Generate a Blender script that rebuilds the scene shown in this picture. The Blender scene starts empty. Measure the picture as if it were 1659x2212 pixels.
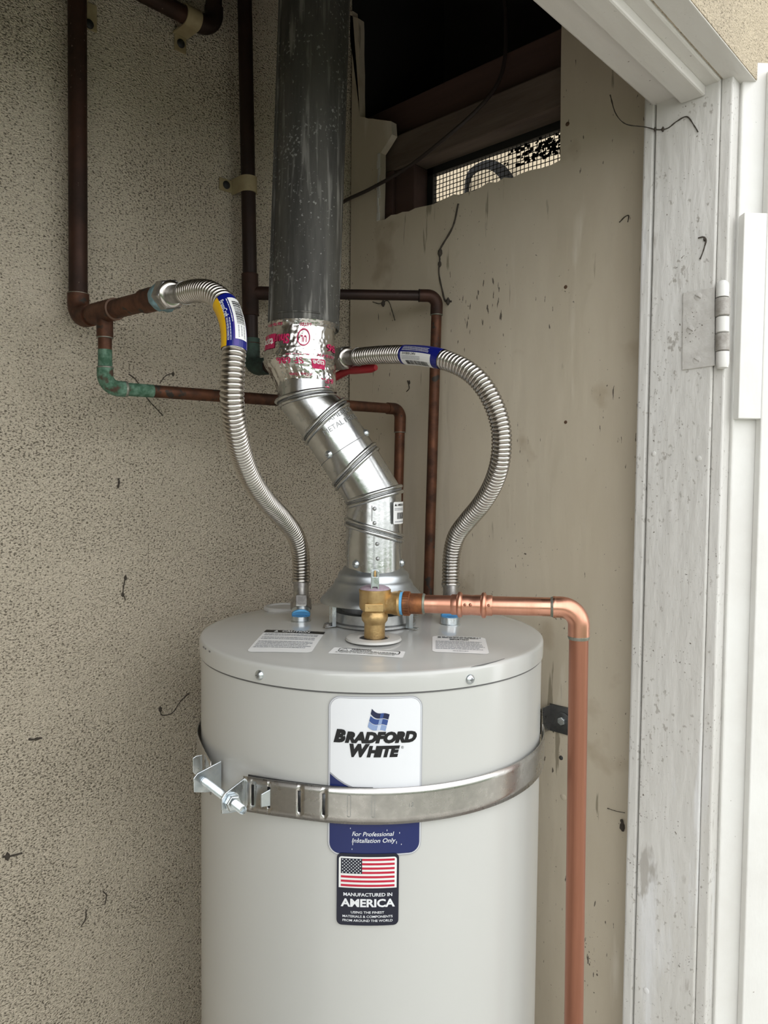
import bpy, bmesh, math, random
from mathutils import Vector, Matrix, noise

random.seed(7)
V = Vector
sc = bpy.context.scene
C = sc.collection

# ------------------------------------------------------------------ camera
FPX, CX, CY = 1600.0, 829.5, 1106.0
CAM = V((0.0, 0.0, 1.55))
A_ = math.radians(43.5)
PITCH = math.radians(2.5)
ROLL = 0.0095
H = V((math.cos(A_), math.sin(A_), 0))          # heading (horizontal)
RT = V((math.sin(A_), -math.cos(A_), 0))        # heading's right hand
UP = V((0, 0, 1))
F = (H * math.cos(PITCH) - UP * math.sin(PITCH)).normalized()
U0 = RT.cross(F).normalized()
R_ = (RT * math.cos(ROLL) + U0 * math.sin(ROLL)).normalized()
U_ = (U0 * math.cos(ROLL) - RT * math.sin(ROLL)).normalized()
cd = bpy.data.cameras.new('camera')
cam = bpy.data.objects.new('camera', cd)
C.objects.link(cam)
cd.sensor_fit = 'HORIZONTAL'
cd.sensor_width = 36.0
cd.lens = 36.0 * FPX / 1659.0
cd.clip_start = 0.01
cam.matrix_world = Matrix.Translation(CAM) @ Matrix((R_, U_, -F)).transposed().to_4x4()
sc.camera = cam

# ------------------------------------------------------------------ sky + exposure
w = bpy.data.worlds.new('overcast_sky')
sc.world = w
w.use_nodes = True
bg = w.node_tree.nodes['Background']
bg.inputs[0].default_value = (0.985, 0.99, 1.0, 1)
bg.inputs[1].default_value = 1.0
vs = sc.view_settings
vs.view_transform = 'Standard'
vs.look = 'None'
vs.gamma = 1.0
vs.use_curve_mapping = False
vs.exposure = 1.42

# ------------------------------------------------------------------ measuring helpers
def ray(px, py):
    return F + R_ * ((px - CX) / FPX) - U_ * ((py - CY) / FPX)
def at(px, py, t):
    return CAM + ray(px, py) * t
def onX(px, py, x):
    d = ray(px, py); return CAM + d * ((x - CAM.x) / d.x)
def onY(px, py, y):
    d = ray(px, py); return CAM + d * ((y - CAM.y) / d.y)
def onZ(px, py, z):
    d = ray(px, py); return CAM + d * ((z - CAM.z) / d.z)

# ------------------------------------------------------------------ materials
MATS = {}
def nd(nt, typ, **kw):
    n = nt.nodes.new(typ)
    for k, v in kw.items():
        if k in n.inputs.keys() if isinstance(k, str) else False:
            n.inputs[k].default_value = v
        else:
            setattr(n, k, v)
    return n
def rgba(c):
    return (c[0], c[1], c[2], 1)
def mat(name, col, rough=.5, metal=0.0, spec=.5, var=None, vscale=8, vstretch=(1, 1, 1), vlo=.35, vhi=.65,
        specks=None, sscale=60, sth=.68, bump=0.0, bscale=80, bstretch=(1, 1, 1), coat=0.0, rvar=0.0, rust=None, rscale=5, rth=.6, layers=()):
    """principled material in object-world space: colour variation, flecks and fine relief"""
    m = bpy.data.materials.new(name); m.use_nodes = True
    nt = m.node_tree; b = nt.nodes['Principled BSDF']
    L = nt.links.new
    b.inputs['Base Color'].default_value = rgba(col)
    b.inputs['Roughness'].default_value = rough
    b.inputs['Metallic'].default_value = metal
    b.inputs['Specular IOR Level'].default_value = spec
    if coat: b.inputs['Coat Weight'].default_value = coat; b.inputs['Coat Roughness'].default_value = .08
    geo = nt.nodes.new('ShaderNodeNewGeometry')
    def coords(st):
        mp = nt.nodes.new('ShaderNodeMapping'); mp.inputs['Scale'].default_value = st
        L(geo.outputs['Position'], mp.inputs['Vector']); return mp.outputs[0]
    out = None
    if var is not None:
        n = nt.nodes.new('ShaderNodeTexNoise'); n.inputs['Scale'].default_value = vscale; n.inputs['Detail'].default_value = 6
        n.inputs['Roughness'].default_value = .62
        L(coords(vstretch), n.inputs['Vector'])
        r = nt.nodes.new('ShaderNodeMapRange'); r.inputs[1].default_value = vlo; r.inputs[2].default_value = vhi
        L(n.outputs['Fac'], r.inputs[0])
        mx = nt.nodes.new('ShaderNodeMix'); mx.data_type = 'RGBA'
        mx.inputs[6].default_value = rgba(col); mx.inputs[7].default_value = rgba(var)
        L(r.outputs[0], mx.inputs[0]); out = mx.outputs[2]
        if rvar:
            r2 = nt.nodes.new('ShaderNodeMapRange'); r2.inputs[1].default_value = vlo; r2.inputs[2].default_value = vhi
            r2.inputs[3].default_value = rough; r2.inputs[4].default_value = rough + rvar
            L(n.outputs['Fac'], r2.inputs[0]); L(r2.outputs[0], b.inputs['Roughness'])
    def layer(c, scale, th, soft, st=(1, 1, 1), detail=4):
        nonlocal out
        n = nt.nodes.new('ShaderNodeTexNoise'); n.inputs['Scale'].default_value = scale; n.inputs['Detail'].default_value = detail
        L(coords(st), n.inputs['Vector'])
        lo_ = nt.nodes.new('ShaderNodeTexNoise'); lo_.inputs['Scale'].default_value = max(4, scale * .07); lo_.inputs['Detail'].default_value = 3
        L(geo.outputs['Position'], lo_.inputs['Vector'])
        ma = nt.nodes.new('ShaderNodeMath'); ma.operation = 'MULTIPLY_ADD'; ma.inputs[1].default_value = .42; ma.inputs[2].default_value = -.235
        L(lo_.outputs['Fac'], ma.inputs[0])
        sm_ = nt.nodes.new('ShaderNodeMath'); sm_.operation = 'ADD'; L(n.outputs['Fac'], sm_.inputs[0]); L(ma.outputs[0], sm_.inputs[1])
        r = nt.nodes.new('ShaderNodeMapRange'); r.inputs[1].default_value = th; r.inputs[2].default_value = th + soft
        L(sm_.outputs[0], r.inputs[0])
        mx = nt.nodes.new('ShaderNodeMix'); mx.data_type = 'RGBA'
        if out is None: mx.inputs[6].default_value = rgba(col)
        else: L(out, mx.inputs[6])
        mx.inputs[7].default_value = rgba(c)
        L(r.outputs[0], mx.inputs[0]); out = mx.outputs[2]
    if rust is not None: layer(rust, rscale, rth, .08)
    if specks is not None: layer(specks, sscale, sth, .05)
    for (lc_, ls_, lt_, lw_, lst_) in layers: layer(lc_, ls_, lt_, lw_, lst_)
    if out is not None: L(out, b.inputs['Base Color'])
    if bump:
        n = nt.nodes.new('ShaderNodeTexNoise'); n.inputs['Scale'].default_value = bscale; n.inputs['Detail'].default_value = 5
        L(coords(bstretch), n.inputs['Vector'])
        bp = nt.nodes.new('ShaderNodeBump'); bp.inputs['Strength'].default_value = 1.0; bp.inputs['Distance'].default_value = bump
        L(n.outputs['Fac'], bp.inputs['Height']); L(bp.outputs[0], b.inputs['Normal'])
    MATS[name] = m
    return m

def stucco(name, col, col2, pit, scale=300, depth=.0022, th=.442, stretch=(1, 1, 1.5)):
    m = bpy.data.materials.new(name); m.use_nodes = True
    nt = m.node_tree; b = nt.nodes['Principled BSDF']; L = nt.links.new
    b.inputs['Roughness'].default_value = .85; b.inputs['Specular IOR Level'].default_value = .2
    geo = nt.nodes.new('ShaderNodeNewGeometry')
    mp = nt.nodes.new('ShaderNodeMapping'); mp.inputs['Scale'].default_value = stretch
    L(geo.outputs['Position'], mp.inputs['Vector'])
    n0 = nt.nodes.new('ShaderNodeTexNoise'); n0.inputs['Scale'].default_value = 2.6; n0.inputs['Detail'].default_value = 3
    L(geo.outputs['Position'], n0.inputs['Vector'])
    n1 = nt.nodes.new('ShaderNodeTexNoise'); n1.inputs['Scale'].default_value = scale; n1.inputs['Detail'].default_value = 2.5
    n1.inputs['Roughness'].default_value = .5; n1.inputs['Distortion'].default_value = .4
    L(mp.outputs[0], n1.inputs['Vector'])
    n3 = nt.nodes.new('ShaderNodeTexNoise'); n3.inputs['Scale'].default_value = 7; n3.inputs['Detail'].default_value = 4
    L(geo.outputs['Position'], n3.inputs['Vector'])
    mx = nt.nodes.new('ShaderNodeMix'); mx.data_type = 'RGBA'
    mx.inputs[6].default_value = rgba(col); mx.inputs[7].default_value = rgba(col2)
    r0 = nt.nodes.new('ShaderNodeMapRange'); r0.inputs[1].default_value = .35; r0.inputs[2].default_value = .68
    L(n0.outputs['Fac'], r0.inputs[0]); L(r0.outputs[0], mx.inputs[0])
    # dark colour in the pits paints relief shade, more in some places than others
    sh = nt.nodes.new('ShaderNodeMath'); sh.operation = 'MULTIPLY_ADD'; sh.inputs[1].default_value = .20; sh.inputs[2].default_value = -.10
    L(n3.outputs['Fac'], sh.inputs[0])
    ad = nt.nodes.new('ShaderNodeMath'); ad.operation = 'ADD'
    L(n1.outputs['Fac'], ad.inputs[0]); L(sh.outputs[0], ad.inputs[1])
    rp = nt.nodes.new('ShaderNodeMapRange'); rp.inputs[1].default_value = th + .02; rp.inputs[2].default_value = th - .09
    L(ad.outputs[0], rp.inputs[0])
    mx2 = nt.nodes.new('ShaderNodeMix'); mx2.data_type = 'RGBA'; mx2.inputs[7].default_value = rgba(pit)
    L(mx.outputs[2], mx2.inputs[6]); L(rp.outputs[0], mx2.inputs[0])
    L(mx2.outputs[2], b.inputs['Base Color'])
    bp = nt.nodes.new('ShaderNodeBump'); bp.inputs['Strength'].default_value = 1; bp.inputs['Distance'].default_value = depth * 2.6
    L(n1.outputs['Fac'], bp.inputs['Height']); L(bp.outputs[0], b.inputs['Normal'])
    MATS[name] = m
    return m

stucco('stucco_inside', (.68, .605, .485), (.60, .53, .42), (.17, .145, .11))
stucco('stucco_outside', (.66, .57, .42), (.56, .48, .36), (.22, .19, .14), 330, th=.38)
mat('painted_board', (.60, .535, .425), .6, var=(.52, .455, .35), vscale=5, vstretch=(1, 1, .35), specks=(.10, .08, .06), sscale=210, sth=.695, bump=.0012, bscale=60, bstretch=(1, 1, .25), rust=(.45, .38, .28), rscale=9, rth=.60, layers=(((.30, .26, .19), 60, .66, .04, (1, 1, .12)), ((.12, .10, .08), 90, .695, .03, (1, 2.2, .5)), ((.66, .60, .50), 22, .62, .1, (1, 1, .15))))
mat('white_paint', (.66, .65, .625), .5, var=(.57, .555, .52), vscale=7, vstretch=(1, 1, .2), specks=(.14, .12, .10), sscale=330, sth=.675, bump=.0022, bscale=70, bstretch=(1, 1, .3), layers=(((.40, .38, .35), 190, .62, .08, (1, 1, .7)), ((.70, .70, .70), 30, .60, .1, (1, 1, .08)), ((.42, .40, .37), 50, .67, .05, (1, .7, .2))))
mat('hinge_paint', (.60, .585, .555), .5, var=(.50, .48, .45), vscale=50, specks=(.16, .14, .12), sscale=300, sth=.66, bump=.0012, bscale=120)
mat('white_paint_h', (.64, .625, .59), .5, var=(.55, .525, .48), vscale=7, vstretch=(.2, 1, 1), specks=(.14, .12, .10), sscale=200, sth=.70, bump=.0014, bscale=70, bstretch=(.3, 1, 1), layers=(((.36, .33, .29), 40, .66, .06, (.15, 1, 1)),))
mat('bright_paint', (.76, .76, .735), .5, var=(.71, .70, .67), vscale=10, specks=(.2, .18, .15), sscale=190, sth=.745, bump=.0008, bscale=60, bstretch=(1, 1, .4))
mat('paint_grimy', (.42, .40, .375), .5, var=(.26, .24, .21), vscale=120, bump=.0005, bscale=120)
mat('dark_wood', (.082, .042, .034), .8, var=(.045, .024, .02), vscale=9, vstretch=(1, .15, 1), bump=.001, bscale=60, bstretch=(1, .1, 1))
mat('grey_wood', (.19, .148, .118), .8, var=(.085, .058, .046), vscale=14, vstretch=(1, .12, 1), bump=.001, bscale=70, bstretch=(1, .1, 1))
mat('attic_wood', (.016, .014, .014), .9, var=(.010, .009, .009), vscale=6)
mat('concrete', (.52, .50, .46), .9, var=(.44, .42, .385), vscale=4, bump=.001, bscale=90)
mat('foliage', (.10, .17, .05), .7, var=(.05, .10, .03), vscale=9, bump=.02, bscale=18)
mat('tank_enamel', (.535, .54, .52), .28, spec=.5, var=(.52, .525, .505), vscale=3, coat=.25)
mat('lid_enamel', (.52, .525, .505), .2, spec=.5, coat=.4)
mat('embossed', (.33, .34, .34), .5, .7)
mat('fitting_seam', (.13, .075, .05), .5, .5)
mat('cap_plastic', (.53, .525, .50), .4)
mat('seam_dark', (.12, .12, .12), .6)
mat('galvanised', (.58, .59, .585), .17, 1.0, var=(.46, .47, .47), vscale=70, vlo=.3, vhi=.7, bump=.00012, bscale=220, rvar=.13)
mat('galvanised_dull', (.50, .51, .51), .42, 1.0, var=(.36, .37, .37), vscale=40, bump=.0002, bscale=150, rvar=.2)
mat('spun_aluminium', (.50, .53, .55), .32, 1.0, var=(.41, .44, .46), vscale=30, rvar=.1)
mat('grey_flue', (.115, .112, .10), .48, .45, var=(.05, .049, .045), vscale=34, vstretch=(1, 1, .12), specks=(.30, .30, .28), sscale=240, sth=.63, bump=.0006, bscale=120, bstretch=(1, 1, .3), rvar=.2, layers=(((.24, .235, .215), 100, .57, .12, (1, 1, .09)),))
mat('foil', (.66, .65, .63), .2, 1.0, bump=.0006, bscale=110)
mat('tape_red', (.52, .015, .10), .4)
mat('tape_white', (.82, .80, .78), .4)
mat('stainless', (.52, .495, .46), .2, 1.0, rvar=.06, var=(.46, .435, .40), vscale=40)
mat('steel_nut', (.46, .45, .43), .34, 1.0, var=(.28, .27, .26), vscale=90, rvar=.2)
mat('zinc', (.70, .74, .76), .24, 1.0, var=(.56, .62, .66), vscale=70, rvar=.15)
mat('strap_steel', (.60, .59, .57), .22, 1.0, var=(.45, .44, .425), vscale=55, vlo=.3, vhi=.7, rvar=.14)
mat('dark_steel', (.16, .165, .17), .4, .9, var=(.09, .09, .095), vscale=40)
mat('brass', (.60, .42, .20), .42, .85, var=(.48, .32, .14), vscale=90, bump=.0003, bscale=330)
mat('copper_new', (.78, .41, .295), .24, 1.0, var=(.62, .30, .205), vscale=28, vstretch=(1, 1, .25), rvar=.16)
mat('copper_drawn', (.41, .185, .12), .42, .85, var=(.32, .14, .09), vscale=60, vstretch=(1, 1, .04), rvar=.12)
mat('copper_heat', (.42, .17, .07), .4, .85, var=(.20, .09, .05), vscale=60, rvar=.2)
mat('copper_old', (.062, .027, .017), .5, .5, var=(.028, .016, .012), vscale=16, specks=(.20, .15, .12), sscale=210, sth=.70, rvar=.2, bump=.0003, bscale=120)
mat('copper_brown', (.15, .058, .028), .48, .55, var=(.055, .026, .016), vscale=30, rvar=.2, specks=(.04, .034, .028), sscale=70, sth=.62)
mat('copper_dark', (.036, .018, .013), .5, .4, var=(.020, .012, .010), vscale=14, specks=(.16, .13, .11), sscale=230, sth=.71)
mat('verdigris', (.045, .115, .068), .8, .1, var=(.17, .29, .215), vscale=110, vlo=.42, vhi=.7, rust=(.07, .04, .025), rscale=60, rth=.55, bump=.0008, bscale=160)
mat('black_green', (.02, .03, .025), .7, .2, var=(.05, .09, .07), vscale=60)
mat('solder', (.30, .285, .25), .5, .7, var=(.17, .20, .15), vscale=120, bump=.0006, bscale=160)
mat('teflon_blue', (.12, .40, .72), .6, bump=.0005, bscale=200)
mat('sealant_blue', (.20, .33, .37), .7, var=(.13, .20, .21), vscale=60, bump=.0014, bscale=120)
mat('clamp_cream', (.36, .30, .17), .6, var=(.28, .22, .12), vscale=40)
mat('rubber_black', (.012, .012, .012), .6)
mat('red_handle', (.32, .012, .02), .4)
mat('label_white', (.76, .78, .81), .3, spec=.5)
mat('label_paper', (.80, .81, .80), .4)
mat('label_grey', (.34, .35, .38), .35)
mat('label_blue', (.008, .017, .105), .28)
mat('label_navy', (.003, .005, .020), .28)
mat('label_black', (.006, .006, .008), .4)
mat('label_red', (.50, .008, .04), .35)
mat('emblem_dark', (.015, .02, .06), .3)
mat('emblem_mid', (.035, .075, .25), .3)
mat('emblem_light', (.25, .34, .55), .3)
mat('emblem_shine', (.55, .62, .75), .3)
mat('hose_blue', (.004, .009, .17), .3)
mat('hose_violet', (.05, .03, .25), .3)
mat('hose_yellow', (.72, .42, .005), .35, bump=.0004, bscale=150)
mat('disc_purple', (.30, .22, .28), .5, var=(.40, .32, .36), vscale=150)
mat('wire_dark', (.03, .02, .018), .6)
mat('screen_black', (.012, .012, .012), .6)
mat('web_dark', (.055, .045, .035), .9)
mat('rust_spot', (.10, .055, .03), .9)
mat('insulation_black', (.016, .016, .016), .95, spec=.1)
mat('neighbour_stucco', (.40, .335, .235), .9, var=(.34, .285, .20), vscale=3, bump=.002, bscale=120)

# ------------------------------------------------------------------ mesh helpers
class MB:
    def __init__(s): s.v = []; s.f = []
    def add(s, vs, fs):
        o = len(s.v); s.v += [V(p) for p in vs]; s.f += [tuple(i + o for i in f) for f in fs]; return s
    def box(s, c, ax, ay, az, hx, hy, hz):
        c = V(c); ax, ay, az = V(ax), V(ay), V(az)
        vs = [c + ax * (hx * i) + ay * (hy * j) + az * (hz * k) for i in (-1, 1) for j in (-1, 1) for k in (-1, 1)]
        return s.add(vs, [(0, 1, 3, 2), (4, 6, 7, 5), (0, 4, 5, 1), (2, 3, 7, 6), (0, 2, 6, 4), (1, 5, 7, 3)])
    def abox(s, lo, hi):
        c = [(a + b) / 2 for a, b in zip(lo, hi)]; h = [(b - a) / 2 for a, b in zip(lo, hi)]
        return s.box(c, (1, 0, 0), (0, 1, 0), (0, 0, 1), *h)
    def rings(s, rings, cap0=True, cap1=True, closed=False):
        n = len(rings[0]); o = len(s.v)
        for r in rings: s.v += [V(p) for p in r]
        m = len(rings)
        for i in range(m - (0 if closed else 1)):
            a = o + i * n; b = o + ((i + 1) % m) * n
            for j in range(n):
                k = (j + 1) % n
                s.f.append((a + j, a + k, b + k, b + j))
        if not closed:
            if cap0: s.f.append(tuple(o + j for j in range(n))[::-1])
            if cap1: s.f.append(tuple(o + (m - 1) * n + j for j in range(n)))
        return s
    def tube(s, pts, rad, n=20, cap=True, closed=False):
        P = Path(pts, closed)
        rr = rad if hasattr(rad, '__len__') else [rad] * len(pts)
        rings = [[P.p[i] + (P.n[i] * math.cos(2 * math.pi * j / n) + P.b[i] * math.sin(2 * math.pi * j / n)) * rr[i] for j in range(n)] for i in range(len(pts))]
        return s.rings(rings, cap, cap, closed)
    def lathe(s, o, d, prof, n=40, cap=True):
        o = V(o); d = V(d).normalized(); e1 = perp(d); e2 = d.cross(e1)
        rings = [[o + d * h + (e1 * math.cos(2 * math.pi * j / n) + e2 * math.sin(2 * math.pi * j / n)) * max(r, 1e-5) for j in range(n)] for r, h in prof]
        return s.rings(rings, cap, cap)
    def prism(s, poly, vec):
        n = len(poly); vec = V(vec)
        vs = [V(p) for p in poly] + [V(p) + vec for p in poly]
        fs = [tuple(range(n))[::-1], tuple(range(n, 2 * n))] + [(i, (i + 1) % n, n + (i + 1) % n, n + i) for i in range(n)]
        return s.add(vs, fs)
    def build(s, name, material, parent=None, smooth=None, bevel=0, bseg=2, sub=0, solid=0):
        me = bpy.data.meshes.new(name)
        bm = bmesh.new()
        bv = [bm.verts.new(p) for p in s.v]
        for f in s.f:
            try: bm.faces.new([bv[i] for i in f])
            except ValueError: pass
        bmesh.ops.recalc_face_normals(bm, faces=bm.faces)
        bm.to_mesh(me); bm.free()
        me.materials.append(MATS[material])
        o = bpy.data.objects.new(name, me); C.objects.link(o)
        if parent is not None:
            o.parent = parent
            o.matrix_parent_inverse = parent_inv(parent)
        if smooth is not None:
            for p in me.polygons: p.use_smooth = True
            me.set_sharp_from_angle(angle=math.radians(smooth))
        if solid:
            md = o.modifiers.new('thickness', 'SOLIDIFY'); md.thickness = solid; md.offset = 0
        if bevel:
            md = o.modifiers.new('edge', 'BEVEL'); md.width = bevel; md.segments = bseg; md.limit_method = 'ANGLE'; md.angle_limit = math.radians(40)
        if sub:
            md = o.modifiers.new('sub', 'SUBSURF'); md.levels = sub; md.render_levels = sub
        return o
def parent_inv(p):
    m = Matrix.Translation(-p.location)
    q = p.parent
    while q is not None:
        m = m @ Matrix.Translation(V((0, 0, 0))); q = q.parent
    return world_of(p).inverted()
def world_of(o):
    m = Matrix.Translation(o.location)
    if o.parent is not None:
        return world_of(o.parent) @ o.matrix_parent_inverse @ m
    return m
def perp(d):
    a = V((0, 0, 1)) if abs(d.z) < .9 else V((1, 0, 0))
    return (a - d * a.dot(d)).normalized()
class Path:
    """points with tangents and a twist-free frame"""
    def __init__(s, pts, closed=False):
        s.p = [V(q) for q in pts]; m = len(s.p); s.t = []
        for i in range(m):
            if closed: t = s.p[(i + 1) % m] - s.p[i - 1]
            else: t = s.p[min(i + 1, m - 1)] - s.p[max(i - 1, 0)]
            s.t.append(t.normalized())
        s.n = [perp(s.t[0])]
        for i in range(1, m):
            v = s.n[-1] - s.t[i] * s.n[-1].dot(s.t[i]); s.n.append(v.normalized())
        s.b = [s.t[i].cross(s.n[i]) for i in range(m)]
        s.s = [0]
        for i in range(1, m): s.s.append(s.s[-1] + (s.p[i] - s.p[i - 1]).length)
    def frame(s, d):
        d = min(max(d, 0), s.s[-1] - 1e-7)
        lo, hi = 0, len(s.s) - 1
        while hi - lo > 1:
            k = (lo + hi) // 2
            if s.s[k] <= d: lo = k
            else: hi = k
        f = (d - s.s[lo]) / max(1e-9, s.s[hi] - s.s[lo])
        l = lambda a: a[lo].lerp(a[hi], f)
        return l(s.p), l(s.t), l(s.n).normalized(), l(s.b).normalized()
def spline(keys, per=24):
    """Catmull-Rom through keys"""
    k = [V(p) for p in keys]; k = [k[0] * 2 - k[1]] + k + [k[-1] * 2 - k[-2]]
    out = []
    for i in range(1, len(k) - 2):
        p0, p1, p2, p3 = k[i - 1], k[i], k[i + 1], k[i + 2]
        for j in range(per):
            t = j / per
            out.append(.5 * ((2 * p1) + (p2 - p0) * t + (2 * p0 - 5 * p1 + 4 * p2 - p3) * t * t + (3 * p1 - p0 - 3 * p2 + p3) * t ** 3))
    out.append(k[-2]); return out
def resample(pts, step):
    P = Path(pts); n = max(2, int(P.s[-1] / step)); return [P.frame(P.s[-1] * i / n)[0] for i in range(n + 1)]
def bend(a, c, b, r, n=10):
    """round the corner a-c-b with radius-ish r: returns points of the arc"""
    a, b, c = V(a), V(b), V(c)
    u = (a - c).normalized(); v = (b - c).normalized()
    p0 = c + u * r; p2 = c + v * r; out = []
    ang = u.angle(v); half = ang / 2
    cen = c + (u + v).normalized() * (r / math.cos(half)); rad = (p0 - cen).length
    x = (p0 - cen).normalized(); y = (p2 - cen); y = (y - x * y.dot(x)).normalized(); tot = math.pi - ang
    return [cen + x * rad * math.cos(tot * i / n) + y * rad * math.sin(tot * i / n) for i in range(n + 1)]

def thing(name, label, cat, loc, group=None):
    o = bpy.data.objects.new(name, None); C.objects.link(o); o.location = V(loc); o.empty_display_size = .05
    o['label'] = label; o['category'] = cat
    if group: o['group'] = group
    return o
def tag(o, label, cat, group=None):
    o['label'] = label; o['category'] = cat
    if group: o['group'] = group
    return o
def struct(o, label=None):
    o['kind'] = 'structure'
    if label: o['label'] = label
    return o
def part_label(o, s): o['label'] = s; return o

# flat print ------------------------------------------------------------------
def text2d(s, size, bold=0.0, shear=0.0, spacing=1.0, align='CENTER', width=None):
    cu = bpy.data.curves.new('t', 'FONT'); cu.body = s; cu.size = size; cu.align_x = align; cu.align_y = 'CENTER'
    cu.offset = bold * size; cu.shear = shear; cu.space_character = spacing; cu.resolution_u = 3
    o = bpy.data.objects.new('t', cu); C.objects.link(o)
    me = o.to_mesh()
    vs = [(v.co.x, v.co.y) for v in me.vertices]; fs = [tuple(p.vertices) for p in me.polygons]
    o.to_mesh_clear(); bpy.data.objects.remove(o); bpy.data.curves.remove(cu)
    if width and vs:
        x0 = min(p[0] for p in vs); x1 = max(p[0] for p in vs); k = width / (x1 - x0); c = (x0 + x1) / 2
        vs = [((p[0] - c) * k, p[1]) for p in vs]
    return vs, fs
def flat(vs, fs, dx=0, dy=0, rot=0):
    c, s = math.cos(rot), math.sin(rot)
    return [(x * c - y * s + dx, x * s + y * c + dy) for x, y in vs], fs
def rect2d(x0, y0, x1, y1): return [(x0, y0), (x1, y0), (x1, y1), (x0, y1)], [(0, 1, 2, 3)]
def rrect2d(x0, y0, x1, y1, r, n=6, corners=(1, 1, 1, 1)):
    pts = []
    for (cx, cy, a0), on in zip(((x0 + r, y0 + r, 180), (x1 - r, y0 + r, 270), (x1 - r, y1 - r, 0), (x0 + r, y1 - r, 90)), corners):
        if on:
            for i in range(n + 1):
                a = math.radians(a0 + 90 * i / n); pts.append((cx + r * math.cos(a), cy + r * math.sin(a)))
        else:
            pts.append((x0 if a0 in (180, 90) else x1, y0 if a0 in (180, 270) else y1))
    return pts, [tuple(range(len(pts)))]
def disc2d(cx, cy, r, n=10):
    return [(cx + r * math.cos(2 * math.pi * i / n), cy + r * math.sin(2 * math.pi * i / n)) for i in range(n)], [tuple(range(n))]
def join2d(items):
    V_, F_ = [], []
    for vs, fs in items:
        o = len(V_); V_ += vs; F_ += [tuple(i + o for i in f) for f in fs]
    return V_, F_
def ring2d(cx, cy, r0, r1, n=24):
    vs = []
    for i in range(n):
        a = 2 * math.pi * i / n; vs += [(cx + r0 * math.cos(a), cy + r0 * math.sin(a)), (cx + r1 * math.cos(a), cy + r1 * math.sin(a))]
    return vs, [(2 * i, 2 * i + 1, (2 * i + 3) % (2 * n), (2 * i + 2) % (2 * n)) for i in range(n)]
def band2d(pts, w):
    """stroke along polyline"""
    vs = []; m = len(pts)
    for i, p in enumerate(pts):
        a = pts[max(i - 1, 0)]; b = pts[min(i + 1, m - 1)]; dx, dy = b[0] - a[0], b[1] - a[1]; l = math.hypot(dx, dy) or 1
        vs += [(p[0] - dy / l * w / 2, p[1] + dx / l * w / 2), (p[0] + dy / l * w / 2, p[1] - dx / l * w / 2)]
    return vs, [(2 * i, 2 * i + 1, 2 * i + 3, 2 * i + 2) for i in range(m - 1)]
def scribble(x0, y0, x1, y1, rows, wmin=.0016, wmax=.006, fill=.5, indent=0):
    """rows of word-sized dashes: print too small to read"""
    its = []; rh = (y1 - y0) / rows
    for r in range(rows):
        y = y1 - rh * (r + .5); x = x0 + random.random() * indent; end = x1 - random.random() * (x1 - x0) * .12
        while x < end:
            w_ = random.uniform(wmin, wmax); w_ = min(w_, end - x)
            if w_ > wmin * .4: its.append(rect2d(x, y - rh * fill / 2, x + w_, y + rh * fill / 2))
            x += w_ + wmin * .55
    return join2d(its)
def decal(name, shape, fn, material, parent, off=.0003, step=.006, axis='x'):
    vs, fs = shape
    bm = bmesh.new(); bv = [bm.verts.new((x, y, 0)) for x, y in vs]
    for f in fs:
        try: bm.faces.new([bv[i] for i in f])
        except ValueError: pass
    if step:
        bmesh.ops.triangulate(bm, faces=[f for f in bm.faces if len(f.verts) > 4])
        for ax in axis:
            k = 0 if ax == 'x' else 1
            lo = min(v.co[k] for v in bm.verts); hi = max(v.co[k] for v in bm.verts)
            c = math.ceil(lo / step) * step
            while c < hi:
                co = (c, 0, 0) if k == 0 else (0, c, 0); no = (1, 0, 0) if k == 0 else (0, 1, 0)
                bmesh.ops.bisect_plane(bm, geom=bm.verts[:] + bm.edges[:] + bm.faces[:], plane_co=co, plane_no=no)
                c += step
    for v in bm.verts: v.co = fn(v.co.x, v.co.y, off)
    me = bpy.data.meshes.new(name); bm.to_mesh(me); bm.free()
    me.materials.append(MATS[material])
    o = bpy.data.objects.new(name, me); C.objects.link(o)
    if parent is not None:
        o.parent = parent; o.matrix_parent_inverse = world_of(parent).inverted()
    return o

# ================================================================== the setting
YB, XR, XJ = 1.05, 1.0, .955          # stucco back wall, painted side wall, jamb face
YO = .314                             # outer face of the front wall
ROOF = 2.78
def quadwall(name, lo, hi, m, label=None):
    return struct(MB().abox(lo, hi).build(name, m), label)
quadwall('floor', (-4.2, -3.8, -.1), (3.6, 1.3, 0), 'concrete', 'grey concrete slab under the closet and path')
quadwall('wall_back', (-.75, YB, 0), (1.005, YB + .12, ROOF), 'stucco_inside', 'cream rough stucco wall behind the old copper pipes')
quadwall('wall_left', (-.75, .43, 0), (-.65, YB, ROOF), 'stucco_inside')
# front wall around the doorway
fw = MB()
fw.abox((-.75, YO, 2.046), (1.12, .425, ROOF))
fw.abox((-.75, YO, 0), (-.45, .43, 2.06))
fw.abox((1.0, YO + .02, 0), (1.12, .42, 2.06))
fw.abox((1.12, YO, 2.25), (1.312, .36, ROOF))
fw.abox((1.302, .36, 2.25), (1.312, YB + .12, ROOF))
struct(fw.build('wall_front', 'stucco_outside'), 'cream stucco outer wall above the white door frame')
quadwall('ceiling', (-.76, .0, ROOF), (1.30, YB + .12, ROOF + .05), 'attic_wood', 'dark roof boards above the closet')

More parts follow.
